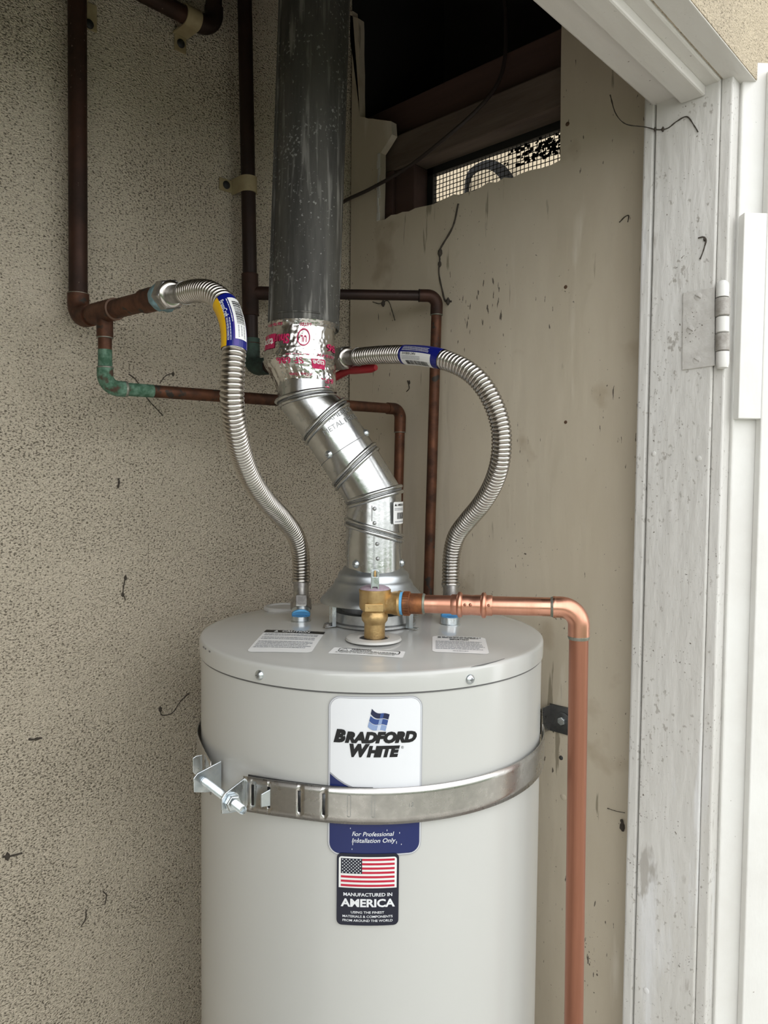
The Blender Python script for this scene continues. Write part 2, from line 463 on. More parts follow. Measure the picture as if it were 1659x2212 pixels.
# painted side wall with its broken-out opening
def jag(p, q, n, amp):
    out = []
    for i in range(1, n):
        r = p.lerp(q, i / n); out.append(V((r.x, r.y + random.uniform(-amp, amp) * .5, r.z + random.uniform(-amp, amp))))
    return out
a = onX(820, 476, XR); b = onX(1210, 346, XR); c_ = onX(1212, 110, XR)
e1 = onX(822, 330, XR); e2 = onX(835, 310, XR); e3 = onX(847, 290, XR); e4 = onX(845, 262, XR)
e5 = onX(815, 258, XR); e6 = onX(778, 252, XR); e7 = onX(775, 40, XR); e8 = onX(750, 30, XR)
poly = [V((XR, .40, 0)), V((XR, .40, ROOF)), V((XR, c_.y, ROOF)), c_, b] + jag(b, a, 26, .0035) + [a] + jag(a, e1, 5, .001) + [e1, e2, e3, e4, e5] + jag(e5, e6, 4, .002) + [e6] + jag(e6, e7, 9, .0015) + [e7, e8, V((XR, YB - .006, e8.z)), V((XR, YB - .006, 0))]
wr = struct(MB().prism(poly, (.014, 0, 0)).build('wall_right', 'painted_board'), 'beige painted board wall with a broken-out vent opening')
ed = MB()
for i in range(9):
    f = i / 9; p = e1.lerp(a, f); q = e1.lerp(a, (i + 1) / 9)
    ed.box((p + q) / 2 + V((-.0006, .0035 + .001 * math.sin(i * 2.3), 0)), (1, 0, 0), (0, 1, 0), (0, 0, 1), .0012, .0028 + .001 * math.sin(i * 1.7), (p - q).length / 2)
part_label(ed.build('torn_edge', 'white_paint', wr, bevel=.0006), 'pale torn edge of the opening')
# outer skin behind it
sk = MB()
sk.abox((1.085, .42, 0), (1.11, YB + .12, 2.03))
sk.abox((1.085, .42, 2.03), (1.11, .50, 2.25))
sk.abox((1.085, 1.0, 2.03), (1.11, YB + .12, 2.25))
sk.abox((1.085, .42, 2.15), (1.11, YB + .12, 2.26))
sk.abox((1.11, .365, 2.26), (1.3, YB + .12, 2.28))
sk.abox((1.28, .365, 2.28), (1.3, YB + .12, ROOF))
sk.abox((1.006, YB, 2.2), (1.11, YB + .12, ROOF))
sk.abox((1.11, YB, 2.28), (1.28, YB + .12, ROOF))
sk.abox((1.122, .365, 2.28), (1.28, .40, ROOF))
sk.abox((1.015, YB - .004, 0), (1.085, YB + .1, 2.2))
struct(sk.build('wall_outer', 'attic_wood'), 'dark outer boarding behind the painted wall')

# vent opening: beams, stud, screen
w1 = bpy.data.objects.new('window_1', None); C.objects.link(w1); w1.location = (1.03, .75, 2.03); struct(w1, 'screened attic vent opening framed in old wood')
XB = 1.022
p0 = onX(890, 352, XB); p1 = onX(1210, 232, XB); zb = (p0.z + p1.z) / 2
p2 = onX(845, 283, XB); p3 = onX(1210, 160, XB); zt = (p2.z + p3.z) / 2
MB().abox((XB, .45, zb), (XB + .04, onX(820, 300, XB).y + .06, zt)).build('beam', 'grey_wood', w1, bevel=.003)
MB().abox((XB + .022, .45, zt + .001), (XB + .06, YB, zt + .072)).build('beam', 'dark_wood', w1, bevel=.003)
s0 = onX(893, 400, XB).y; s1 = onX(852, 400, XB).y; s2 = onX(815, 400, XB).y
MB().abox((XB + .002, s0, 1.9), (XB + .04, s1 - .001, zb - .0005)).build('stud', 'dark_wood', w1, bevel=.002)
MB().abox((XB - .004, s1, 1.9), (XB + .04, s2 + .03, zb - .0005)).build('stud', 'dark_wood', w1, bevel=.002)
XS = 1.068
fr = MB().abox((XS - .006, .45, zb - .012), (XS + .004, s0 + .02, zb + .005)).abox((XS - .006, s0 - .012, 1.98), (XS + .004, s0 + .002, zb))
fr.build('screen_frame', 'screen_black', w1)
ms = MB(); cell = .0079
y = .47
while y < s0:
    pts = [V((XS + .0006 * math.sin(z_ * 800 + y * 50), y + .0008 * noise.noise(V((y * 40, z_ * 30, 0))), z_)) for z_ in [2.0 + .0197 * i for i in range(8)]]
    ms.tube(pts, .00075, 5); y += cell
z = 2.005
while z < zb:
    pts = [V((XS, yy, z + .0010 * noise.noise(V((yy * 30, z * 50, 4))))) for yy in [.47 + (s0 - .47) * i / 30 for i in range(31)]]
    ms.tube(pts, .00075, 5); z += cell
mo = ms.build('screen', 'screen_black', w1); mo['kind'] = 'stuff'; mo['label'] = 'black wire mesh of the vent'
# clumps of grime hanging in the mesh, lower right
gr = MB()
for i in range(150):
    px = 1212 - abs(random.gauss(0, 50)); py = 330 + (1210 - px) * .30 - abs(random.gauss(0, 34))
    q = onX(px, py, XS - .001)
    if q.z < 2.02: continue
    gr.box(q, (0, 1, 0), (0, 0, 1), (1, 0, 0), random.uniform(.001, .0035), random.uniform(.001, .003), .0006)
go = gr.build('grime', 'insulation_black', w1); go['kind'] = 'stuff'; go['label'] = 'dark dirt caught in the mesh'

# beyond the screen
quadwall('wall_neighbour', (2.3, -1.2, 0), (2.4, 3.2, 3.6), 'neighbour_stucco', 'pale beige neighbouring wall seen through the screen')
q0 = onX(1006, 425, 2.30); q1 = onX(1016, 376, 2.26); q2 = onX(1052, 356, 2.24); q3 = onX(1082, 368, 2.25); q4 = onX(1104, 400, 2.30)
op = spline([q0, q1, q2, q3, q4], 10)
tag(MB().tube(op, [.008 + .016 * i / len(op) for i in range(len(op))], 12).build('outdoor_conduit', 'insulation_black', None, 40), 'dark curved conduit seen through the wire screen', 'conduit')

# door frame -------------------------------------------------------------------
ZH = 2.042
def jamb(name, y0, y1, x, m='white_paint', thick=.06, bev=.003):
    return struct(MB().abox((x, y0, 0), (x + thick, y1, ZH + .018)).build(name, m, bevel=bev))
t1 = jamb('trim_1', .345, .4255, XJ, thick=.044, bev=.002); t1['label'] = 'white painted door jamb carrying the hinge'
t2 = jamb('trim_2', .4275, .4425, XJ + .001, thick=.05); t2['label'] = 'narrow white board along the inner side of the jamb'
t3 = jamb('trim_3', .331, .3447, XJ + .003, 'white_paint', .04, .002); t3['label'] = 'outer edge strip of the white jamb'
h1 = struct(MB().abox((-.45, .3447, ZH), (1.0, .432, ZH + .1)).build('trim_4', 'white_paint_h', bevel=.003), 'white painted door header seen from below')
h2 = struct(MB().abox((-.45, YO + .0005, ZH + .002), (1.0, .3425, ZH + .0038)).build('trim_5', 'white_paint_h', bevel=.003), 'outer strip of the white door header')
h3 = struct(MB().abox((-.45, .362, ZH - .012), (XJ, .393, ZH + .001)).build('trim_6', 'white_paint_h', bevel=.0025), 'thin white stop bead under the header')
jl = struct(MB().abox((-.449, YO, 0), (-.43, .43, ZH - .013)).build('trim_7', 'white_paint', bevel=.003), 'white jamb on the other side of the doorway')
for (px, py, r) in ((1412, 980, .0032), (1509, 990, .0035), (1396, 2140, .004)):
    p = onX(px, py, XJ)
    part_label(MB().lathe(p + V((.0005, 0, 0)), (-1, 0, 0), [(r, 0), (r, .0012), (r * .8, .0016)], 16).build('plug', 'white_paint', t1, 40), 'painted-over screw plug')

# hinge
hg = MB()
ha = onX(1475, 628, XJ); hb = onX(1552, 800, XJ)
pl = [onX(1476, 633, XJ), onX(1545, 620, XJ), onX(1545, 790, XJ), onX(1474, 800, XJ)]
d1 = bpy.data.objects.new('door_1', None); C.objects.link(d1); d1.location = (.985, .31, .02); struct(d1, 'white wooden closet door swung wide open')
hinge = MB().prism([p + V((.0005, 0, 0)) for p in pl], (-.0026, 0, 0)).build('hinge', 'hinge_paint', d1, bevel=.0008)
part_label(hinge, 'paint-covered butt hinge leaf')
for (px, py) in ((1508, 641), (1491, 712), (1505, 778)):
    p = onX(px, py, XJ - .002)
    sm = MB().lathe(p + V((.0008, 0, 0)), (-1, 0, 0), [(.0053, 0), (.0053, .0008), (.0047, .0011)], 18)
    o = sm.build('screw', 'hinge_paint', hinge, 40)
    MB().box(p + V((-.0004, 0, 0)), V((0, .8, .6)), V((0, -.6, .8)), (1, 0, 0), .0043, .0006, .0003).build('slot', 'paint_grimy', hinge)
hx, hy = XJ - .001, .338
kt = .87
for i, (y0, y1, m) in enumerate(((608, 643, 'bright_paint'), (643, 684, 'paint_grimy'), (684, 720, 'bright_paint'), (720, 760, 'paint_grimy'), (760, 797, 'bright_paint'))):
    a = at(1561, y0 + .6, .912); b = at(1560.5, y1 - .6, .912); r = .0076 if i % 2 == 0 else .0082
    pr = [(r * .8, 0), (r, .001), (r, (b - a).length - .001), (r * .8, (b - a).length)]
    if i == 0: pr = [(r * .5, -.001), (r * .92, .002), (r, .005), (r, (b - a).length)]
    if i == 4: pr = [(r, 0), (r, (b - a).length - .006), (r * .85, (b - a).length - .001), (r * .4, (b - a).length)]
    MB().lathe(a, b - a, pr, 20).build('knuckle', m, hinge, 40)

# door leaf, open about 130 degrees
HG = at(1589, 700, .925); HG = V((HG.x, HG.y, 0))
dd = V((math.cos(math.radians(-44)), math.sin(math.radians(-44)), 0))     # along the leaf, away from hinge
dn = V((dd.y, -dd.x, 0))                                                  # inner face normal, towards the camera
if dn.dot(-H) < 0: dn = -dn
ztop = 2.068
def dbox(s0, s1, n0, n1, z0, z1):
    c = HG + dd * ((s0 + s1) / 2) + dn * ((n0 + n1) / 2) + UP * ((z0 + z1) / 2)
    return MB().box(c, dd, dn, UP, (s1 - s0) / 2, (n1 - n0) / 2, (z1 - z0) / 2)
def sfor(px, n):     # distance along leaf where pixel column px meets face offset n
    best = None; lo, hi = 0, .4
    for _ in range(50):
        mid = (lo + hi) / 2; p = HG + dd * mid + dn * n + UP * 1.7; v = p - CAM
        x = CX + FPX * v.dot(R_) / v.dot(F)
        if x < px: lo = mid
        else: hi = mid
    return (lo + hi) / 2
dbox(0.0, .88, -.030, .0, .02, ztop).build('door_leaf', 'bright_paint', d1, bevel=.002)
sb = sfor(1648, .013)
dbox(sb, .87, .0002, .013, .04, ztop - .012).build('door_board', 'bright_paint', d1, bevel=.0015)
sk0 = sfor(1598, .0132)
zt0 = onX(1600, 466, (HG + dd * sk0).x).z; zt1 = onX(1600, 905, (HG + dd * sk0).x).z
dbox(sk0, sb - .0003, .0002, .0132, zt1, zt0).build('door_block', 'bright_paint', d1, bevel=.001)

# nail heads and rust spots in the painted wall
for (px, py, r, m) in ((1222, 620, .0028, 'rust_spot'), (1222, 912, .0026, 'rust_spot'), (1226, 268, .0032, 'rust_spot'), (1212, 1637, .0035, 'dark_steel'), (1217, 1722, .0048, 'painted_board'), (752, 298, .0022, 'rust_spot')):
    p = onX(px, py, XR)
    MB().lathe(p + V((.0004, 0, 0)), (-1, 0, 0), [(r, 0), (r, .0008), (r * .7, .0014)], 14).build('nail_head', m, wr, 40)

# ground outside and an unseen hedgerow, added for the metal to reflect
hd = MB()
for i in range(15):
    for (x, y) in ((-3.6 + i * .46, -3.4 + .1 * (i % 3)), (-3.8 + .1 * (i % 3), -3.4 + i * .42)):
        k = 1.2 + .12 * ((i * 7) % 4)
        hd.lathe((x, y, 0), (0, 0, 1), [(.3, 0), (.40, .3), (.40, k * .5), (.34, k * .85), (.22, k), (.05, k * 1.06)], 12)
ho = hd.build('added_hedge', 'foliage', None, 60); ho['kind'] = 'stuff'; ho['label'] = 'unseen green hedgerow added for the metal to reflect'; ho['category'] = 'added_hedge'

# ================================================================== water heater
D0 = 1.012
TC = CAM + H * D0 + RT * (-.0150); TC = V((TC.x, TC.y, 0))
TR = .2298
ZT = 1.55 - .206                                   # top of the lid
def zl(r): return ZT + .0125 * (1 - min(1, (r / TR)) ** 2)
def tdir(th): return -H * math.cos(th) + RT * math.sin(th)
def tank_pt(th, r, z): return TC + tdir(th) * r + UP * z
def tank_uv(px, py, R=TR):
    d = ray(px, py); o = CAM - TC
    A = d.x ** 2 + d.y ** 2; B = 2 * (o.x * d.x + o.y * d.y); Cc = o.x ** 2 + o.y ** 2 - R * R
    disc = max(0, B * B - 4 * A * Cc); t = (-B - math.sqrt(disc)) / (2 * A); p = CAM + d * t; q = p - TC
    return math.atan2(q.dot(RT), -q.dot(H)), p.z
def tmap(u, v, off): return tank_pt(u / TR, TR + off, v)
wh = thing('water_heater', 'tall light grey cylindrical water heater standing in the closet', 'water heater', (TC.x, TC.y, 0))
MB().lathe(TC, UP, [(.20, .012), (TR - .004, .012), (TR - .001, .03), (TR - .001, ZT - .022)], 128).build('jacket', 'tank_enamel', wh, 40)
ftm = MB()
for i in range(4):
    MB().lathe(tank_pt(.8 + i * 1.57, .17, 0), UP, [(.02, 0), (.02, .0125)], 16).build('foot', 'dark_steel', wh, 40)
prof = [(TR - .004, ZT - .0225), (TR + .001, ZT - .0215), (TR + .0012, ZT - .004), (TR + .0002, ZT - .001), (TR - .002, ZT), (TR - .006, zl(TR - .006) - .0006)] + [(TR * k / 12, zl(TR * k / 12)) for k in range(11, 0, -1)] + [(0.0001, zl(0))]
MB().lathe(TC, UP, prof, 160).build('lid', 'lid_enamel', wh, 50)
MB().lathe(TC, UP, [(TR - .0035, ZT - .0238), (TR - .0002, ZT - .0236), (TR - .0002, ZT - .0222), (TR - .0035, ZT - .0220)], 160).build('lid_gap', 'seam_dark', wh, 40)
def pan_screw(p, d, r, name, m, parent, n=20):
    d = V(d).normalized()
    o = MB().lathe(p, d, [(r * 1.15, -.0004), (r * 1.15, .0006), (r, .0012), (r * .85, .0026), (r * .45, .0035), (0.0001, .0037)], n).build(name, m, parent, 50)
    e = perp(d); g = d.cross(e)
    c = MB().box(V(p) + d * .0036, e, g, d, r * .5, r * .1, .0003).box(V(p) + d * .0036, g, e, d, r * .5, r * .1, .0003)
    c.build('screw_recess', 'seam_dark', o)
    return o
for px, py in ((561, 1458), (1015, 1467)):
    th, z = tank_uv(px, py, TR + .001)
    pan_screw(tank_pt(th, TR + .0015, z), tdir(th), .0048, 'lid_screw', 'zinc', wh)
# chipped edge marks
for px, py in ((440, 1379), (444, 1386), (453, 1394)):
    th, z = tank_uv(px, py, TR + .001)
    MB().box(tank_pt(th, TR + .0012, ZT - .0035), tdir(th).cross(UP), UP, tdir(th), .0022, .0009, .0004).build('chip', 'seam_dark', wh)
lp_ = []
# plugs and collars in the lid
def lid_pt(px, py, r=None):
    z = ZT
    for _ in range(12):
        p = onZ(px, py, z); z = zl((V((p.x, p.y, 0)) - TC).length)
    return V((p.x, p.y, z))
pc = lid_pt(578, 1314); q = pc - TC; q.z = 0
if q.length > .190: pc = TC + q.normalized() * .190 + UP * zl(.19)
part_label(MB().lathe(pc, UP, [(.031, .0), (.031, .003), (.0285, .0052), (.024, .0052), (.0225, .0032), (0.0001, .0032)], 48).build('plug', 'cap_plastic', wh, 40), 'round grey plastic knockout plug')
part_label(MB().tube([lid_pt(px, py) + UP * .0003 for px, py in ((1018, 1441), (1045, 1436), (1072, 1429), (1090, 1423))], [.0002, .0007, .0005, .0002], 6).build('scratch', 'seam_dark', wh), 'dark scratch near the lid edge')
vc = lid_pt(807, 1382)
part_label(MB().lathe(vc, UP, [(.0345, .0008), (.0335, .0034), (.030, .0042), (.0195, .0036), (.0175, .0014)], 56, cap=False).build('collar', 'cap_plastic', wh, 40), 'round grey grommet around the valve')
MB().lathe(vc, UP, [(.0185, .0017), (.0001, .0018)], 32, cap=False).build('collar_hole', 'label_black', wh)
# flue collar in the centre of the lid
HC = CAM + H * 1.0 + RT * ((808 - CX) / FPX); HC = V((HC.x, HC.y, 0)); ZC = zl(.06)
part_label(MB().lathe(HC, UP, [(.058, ZC + .001), (.058, ZC + .004), (.0535, ZC + .0055), (.0525, ZC + .017), (.050, ZC + .0185), (.043, ZC + .018), (.041, ZC + .003)], 64, cap=False).build('flue_collar', 'galvanised_dull', wh, 40), 'dull metal flue collar')
MB().lathe(HC, UP, [(.0425, ZC + .004), (.0001, ZC + .004)], 40, cap=False).build('flue_opening', 'insulation_black', wh)

# stickers on the jacket --------------------------------------------------------
def uz(px, py):
    th, z = tank_uv(px, py); return th * TR, z
L0, zt_ = uz(709, 1660)[0], uz(810, 1505)[1]
L1 = uz(911, 1660)[0]; zb_ = uz(810, 1849)[1]
lc = (L0 + L1) / 2; lw = (L1 - L0)
bl = decal('brand_label', rrect2d(L0, zb_, L1, zt_, .013), tmap, 'label_grey', wh, .0003)
part_label(bl, 'white and blue brand sticker')
m1 = .0009; m2 = .0022
decal('border', rrect2d(L0 + m1, zb_ + m1, L1 - m1, zt_ - m1, .0122), tmap, 'label_white', bl, .0004)
decal('border', rrect2d(L0 + m1 * 1.7, zb_ + m1 * 1.7, L1 - m1 * 1.7, zt_ - m1 * 1.7, .0116), tmap, 'label_grey', bl, .0005)
decal('white_panel', rrect2d(L0 + m2, zb_ + m2, L1 - m2, zt_ - m2, .011), tmap, 'label_white', bl, .0006)
# blue lower field with its curved upper edge
zA = uz(712, 1668)[1]; zB = uz(765, 1700)[1]; zS = uz(810, 1735)[1]
xl, xr = L0 + m2, L1 - m2
cur = []
for i in range(13):
    a = i / 12; x = xl + (xr - xl) * a; cur.append((x, zA - (zA - zB) * 1.25 * (1 - (1 - min(1, a * 2.1)) ** 2.2) - max(0, a - .3) * .012))
bot = rrect2d(xl, zb_ + m2, xr, zB, .011, 6, (1, 1, 0, 0))[0]
polyb = bot[:-2] + cur[::-1]
decal('blue_field', (polyb, [tuple(range(len(polyb)))]), tmap, 'label_blue', bl, .0008)
decal('curve_line', band2d(cur, .0016), tmap, 'label_grey', bl, .0010)
def tx(parent, s, px, py, pw, ph, m, bold=0, shear=0, name='lettering', off=.0011, spacing=1.0, fn=tmap, uvf=uz, rot=0):
    """text centred on pixel px,py; pw = width and ph = cap height in pixels on the tank front"""
    u, z = uvf(px, py); k = .785 / FPX
    t = text2d(s, ph * k / .70, bold, shear, spacing, width=pw * k)
    return decal(name, flat(t[0], t[1], u, z, rot), fn, m, parent, off, .012)
# emblem: three waving stripes
for i, (mm) in enumerate(('emblem_dark', 'emblem_mid', 'emblem_light')):
    top = []; botm = []
    for j in range(17):
        a = j / 16
        wave = -1.0 * math.sin(a * 2 * math.pi) * 3.2 - 6.0 * a
        sl = -3.1 * i
        x = 803.5 + sl + a * 38 - 2 * 0
        y0 = 1533 + 12.6 * i + 9.5 * (1 - (1 - a) ** 2.4) + 2.2 * math.sin(2 * math.pi * a)
        if i == 0: y0 -= 2.5 * (1 - a) ** 3
        hgt = 11.2
        top.append(uz(x, y0)); botm.append(uz(x - 2.8, y0 + hgt))
    vs2 = top + botm; n = 17
    decal('emblem_stripe', (vs2, [(j, j + 1, n + j + 1, n + j) for j in range(n - 1)]), tmap, mm, bl, .0011, 0)
    js = range(8, 11)
    shine = 'emblem_mid' if i == 0 else ('emblem_light' if i == 1 else 'emblem_shine')
    decal('emblem_glint', (vs2, [(j, j + 1, n + j + 1, n + j) for j in js]), tmap, shine, bl, .0013, 0)
tx(bl, 'B', 734, 1590, 27, 25, 'label_black', .075, .24)
tx(bl, 'RADFORD', 823, 1594, 158, 21.5, 'label_black', .075, .24)
tx(bl, 'W', 777, 1622, 45, 25, 'label_black', .075, .24)
tx(bl, 'HITE', 828, 1624, 73, 21.5, 'label_black', .075, .24)
tx(bl, '\u00ae', 869, 1614, 6, 6, 'label_black')
tx(bl, 'For Professional', 806, 1801.5, 92, 9.6, 'label_white', .006, .22)
tx(bl, 'Installation Only', 807.5, 1815.5, 96, 9.6, 'label_white', .006, .22)
for i in range(12):
    u = random.uniform(xl + .004, xr - .004); z = random.uniform(zb_ + .006, zB - .045)
    decal('scratch', rect2d(u, z, u + .0006, z + random.uniform(.0006, .003)), tmap, 'label_white', bl, .0010, 0)

# origin sticker with a flag
f0, f1 = uz(728, 1900)[0], uz(861, 1900)[0]; g1 = uz(796, 1843)[1]; g0 = uz(796, 1998)[1]
fl = decal('origin_label', rrect2d(f0, g0, f1, g1, .0055), tmap, 'label_navy', wh, .0014)
part_label(fl, 'navy sticker with a flag')
fa, fb = uz(732.5, 1880)[0], uz(856.5, 1880)[0]; ha_, hb_ = uz(796, 1850)[1], uz(796, 1917)[1]
decal('flag_panel', rrect2d(fa, hb_, fb, ha_, .003, 5, (0, 0, 1, 1)), tmap, 'label_paper', fl, .0017)
sa, sb_ = uz(737, 1880)[0], uz(852, 1880)[0]; st, sbm = uz(796, 1853.5)[1], uz(796, 1914)[1]
hh = (st - sbm) / 13
for i in range(7):
    z1 = st - hh * 2 * i; x0 = sa if i > 3 else sa + (sb_ - sa) * .395
    decal('flag_stripe', rect2d(x0, z1 - hh, sb_, z1), tmap, 'label_red', fl, .0019)
cx1 = sa + (sb_ - sa) * .395
decal('flag_canton', rect2d(sa, st - hh * 7, cx1, st), tmap, 'label_navy', fl, .0019)
stars = []
for r in range(9):
    n = 6 if r % 2 == 0 else 5
    for k in range(n):
        x = sa + (cx1 - sa) * ((k + .5) / 6 if n == 6 else (k + 1) / 6); z = st - hh * 7 * (r + .7) / 9.4
        pts = []
        for q in range(10):
            rr = .00092 if q % 2 == 0 else .00048; a = math.pi / 2 + q * math.pi / 5; pts.append((x + rr * math.cos(a), z + rr * math.sin(a)))
        stars.append((pts, [tuple(range(10))]))
so = decal('stars', join2d(stars), tmap, 'label_white', fl, .0021, 0)
tx(fl, 'MANUFACTURED IN', 794.5, 1931.5, 107, 7.4, 'label_white', .022, off=.0018)
tx(fl, 'AMERICA', 794.5, 1950, 119, 17, 'label_white', .034, off=.0018)
tx(fl, 'USING THE FINEST', 794, 1969.5, 73, 5.2, 'label_white', .012, off=.0018)
tx(fl, 'MATERIALS & COMPONENTS', 794, 1978.5, 110, 5.2, 'label_white', .012, off=.0018)
tx(fl, 'FROM AROUND THE WORLD', 794, 1987.3, 110, 5.2, 'label_white', .012, off=.0018)

# stickers lying on the lid ------------------------------------------------------
def lid_label(name, cor, label):
    P = [lid_pt(*c) for c in cor]       # tl, tr, br, bl
    w_ = ((P[1] - P[0]).length + (P[2] - P[3]).length) / 2; h_ = ((P[3] - P[0]).length + (P[2] - P[1]).length) / 2
    def fn(u, v, off):
        a, b = u / w_, v / h_
        q = (P[3] * (1 - a) + P[2] * a) * (1 - b) + (P[0] * (1 - a) + P[1] * a) * b
        rad = (V((q.x, q.y, 0)) - TC).length
        return V((q.x, q.y, zl(rad) + off))
    o = decal(name, rrect2d(0, 0, w_, h_, min(w_, h_) * .10), fn, 'label_paper', wh, .0004, .008, 'xy'); part_label(o, label)
    return o, fn, w_, h_
def ltx(o, fn, s, u, v, width, capheight, m='label_black', bold=.0):
    t = text2d(s, capheight / .70, bold, width=width); return decal('lettering', flat(t[0], t[1], u, v), fn, m, o, .0009, 0)
o, fn, w_, h_ = lid_label('caution_label', ((575, 1361), (703, 1366), (672, 1411), (532, 1409)), 'white caution sticker with a black heading')
decal('heading_bar', rect2d(0, h_ * .86, w_, h_ * .995), fn, 'label_black', o, .0006, .02, 'xy')
ltx(o, fn, 'CAUTION', w_ * .53, h_ * .925, w_ * .46, h_ * .085, 'label_paper', .02)
decal('warning_triangle', ([(w_ * .16, h_ * .885), (w_ * .24, h_ * .885), (w_ * .20, h_ * .97)], [(0, 1, 2)]), fn, 'label_paper', o, .0009, 0)
for (v0, v1, rws) in ((.70, .82, 2), (.52, .66, 2), (.16, .47, 5)):
    decal('fine_print', scribble(w_ * .05, h_ * v0, w_ * .96, h_ * v1, rws, .0014, .006, .42), fn, 'label_grey', o, .0008, 0)
o, fn, w_, h_ = lid_label('warning_label', ((722, 1399), (876, 1408), (870, 1422), (708, 1412)), 'narrow white warning sticker')
decal('frame_line', join2d([band2d(rrect2d(w_ * .10, h_ * .42, w_ * .93, h_ * .90, h_ * .12)[0] + [(w_ * .10, h_ * .6)], .0012)]), fn, 'label_black', o, .0007, 0)
decal('warning_triangle', join2d([band2d([(w_ * .13, h_ * .50), (w_ * .23, h_ * .50), (w_ * .18, h_ * .86), (w_ * .13, h_ * .50)], .0009)]), fn, 'label_black', o, .0008, 0)
ltx(o, fn, 'WARNING', w_ * .40, h_ * .76, w_ * .28, h_ * .20, 'label_black', .03)
decal('fine_print', scribble(w_ * .26, h_ * .47, w_ * .90, h_ * .62, 1, .0014, .005, .5), fn, 'label_black', o, .0008, 0)
ltx(o, fn, 'As required by the State of California Proposition 65', w_ * .48, h_ * .24, w_ * .80, h_ * .16)
o, fn, w_, h_ = lid_label('notice_label', ((934, 1374), (1048, 1378), (1057, 1414), (934, 1409)), 'white notice sticker with small print')
decal('fine_print', scribble(w_ * .10, h_ * .84, w_ * .97, h_ * .96, 2, .002, .008, .5), fn, 'label_black', o, .0008, 0)
ltx(o, fn, 'IMPORTANT', w_ * .5, h_ * .76, w_ * .36, h_ * .085, 'label_black', .025)
decal('fine_print', scribble(w_ * .06, h_ * .16, w_ * .96, h_ * .68, 7, .0014, .006, .42), fn, 'label_grey', o, .0008, 0)
decal('fine_print', scribble(w_ * .36, h_ * .06, w_ * .66, h_ * .12, 1, .0014, .004, .5), fn, 'label_grey', o, .0008, 0)

# ================================================================== draft hood
def zat(py, t): return at(808, py, t).z
zn = zat(1232, 1.0); zbm = zat(1296, 1.0)
dh = thing('draft_hood', 'spun metal draft hood on legs over the flue collar', 'draft hood', (HC.x, HC.y, ZC))
prof = [(.0372, zn + .006), (.0405, zn + .004), (.0425, zn), (.0465, zn - .0025), (.0482, zn - .006), (.0486, zn - .011), (.0512, zn - .013), (.0530, zn - .016), (.0545, zn - .020), (.0600, zn - .026), (.0660, zn - .033), (.0702, zbm + .003), (.0716, zbm), (.0718, zbm - .0022), (.0700, zbm - .0022), (.0690, zbm), (.058, zbm + .010), (.046, zbm + .024), (.036, zn + .002)]
MB().lathe(HC, UP, prof, 96, cap=False).build('hood', 'spun_aluminium', dh, 50)
for k, th in enumerate((-.98, .86, 2.2, 4.05)):
    d = tdir(th); t_ = d.cross(UP); b0 = HC + d * .0655 + UP * (ZC + .0015); hgt = zbm + .001 - ZC - .0015
    lg = MB().box(b0 + UP * hgt / 2, t_, d, UP, .0040, .0006, hgt / 2)
    lg.box(b0 + t_ * .0036 - d * .0025 + UP * hgt / 2, t_, d, UP, .0005, .0025, hgt / 2)
    lg.box(b0 - t_ * .0036 - d * .0025 + UP * hgt / 2, t_, d, UP, .0005, .0025, hgt / 2)
    lg.box(b0 + d * .005 + UP * .0006, t_, d, UP, .0040, .0055, .0006)
    lo = lg.build('leg', 'zinc', dh)
    if k == 0: pan_screw(b0 + d * .006 + UP * .0016, UP + d * .3 - RT * .1, .0050, 'leg_screw', 'steel_nut', lo)

# ================================================================== vent elbow
ER = .0378
ve = thing('vent_elbow', 'shiny galvanised adjustable vent elbow rising from the draft hood', 'vent pipe', at(808, 1232, 1.0))
TE = 1.0
AX = [(808, 1236, (1, 0)), (808, 1145, (121, 35)), (809, 1073, (119, -35)), (768, 1008, (85, -84)), (704, 911, (82, -78)), (661, 862, (115, -24)), (660, 828, (1, 0))]
def im(x, y): return R_ * x - U_ * y          # image direction (y down) -> world
cen = [at(x, y, TE) for x, y, _ in AX]
ringp = []
NR = 56
for i, (x, y, ln) in enumerate(AX):
    d = ((cen[min(i + 1, 6)] - cen[i]).normalized() + (cen[i] - cen[max(i - 1, 0)]).normalized()).normalized() if 0 < i < 6 else (cen[1] - cen[0] if i == 0 else cen[6] - cen[5]).normalized()
    e1 = (R_ - d * R_.dot(d)).normalized(); e2 = d.cross(e1).normalized()
    lv = im(*ln).normalized(); nrm = lv.cross(F).normalized()
    rg = []
    for j in range(NR):
        a = 2 * math.pi * j / NR; rho = e1 * math.cos(a) + e2 * math.sin(a)
        s_ = -ER * rho.dot(nrm) / d.dot(nrm)
        rg.append(cen[i] + rho * ER + d * s_)
    ringp.append(rg)
for i in range(6):
    m = MB(); segs = 4
    rr = [[ringp[i][j].lerp(ringp[i + 1][j], k / segs) for j in range(NR)] for k in range(segs + 1)]
    m.rings(rr, False, False); m.build('gore', 'galvanised', ve, 40)
for i in range(1, 6):
    c0 = cen[i]
    for dlt, rad in ((-.0038, .0026), (.0038, .0026)):
        dvec = (cen[i + 1] - cen[i - 1]).normalized()
        MB().tube([p + dvec * dlt + (p - c0).normalized() * .0006 for p in ringp[i]], rad, 8, closed=True).build('bead', 'galvanised', ve, 60)
    MB().tube([p + (p - c0).normalized() * .0004 for p in ringp[i]], .0006, 6, closed=True).build('bead_groove', 'seam_dark', ve, 60)
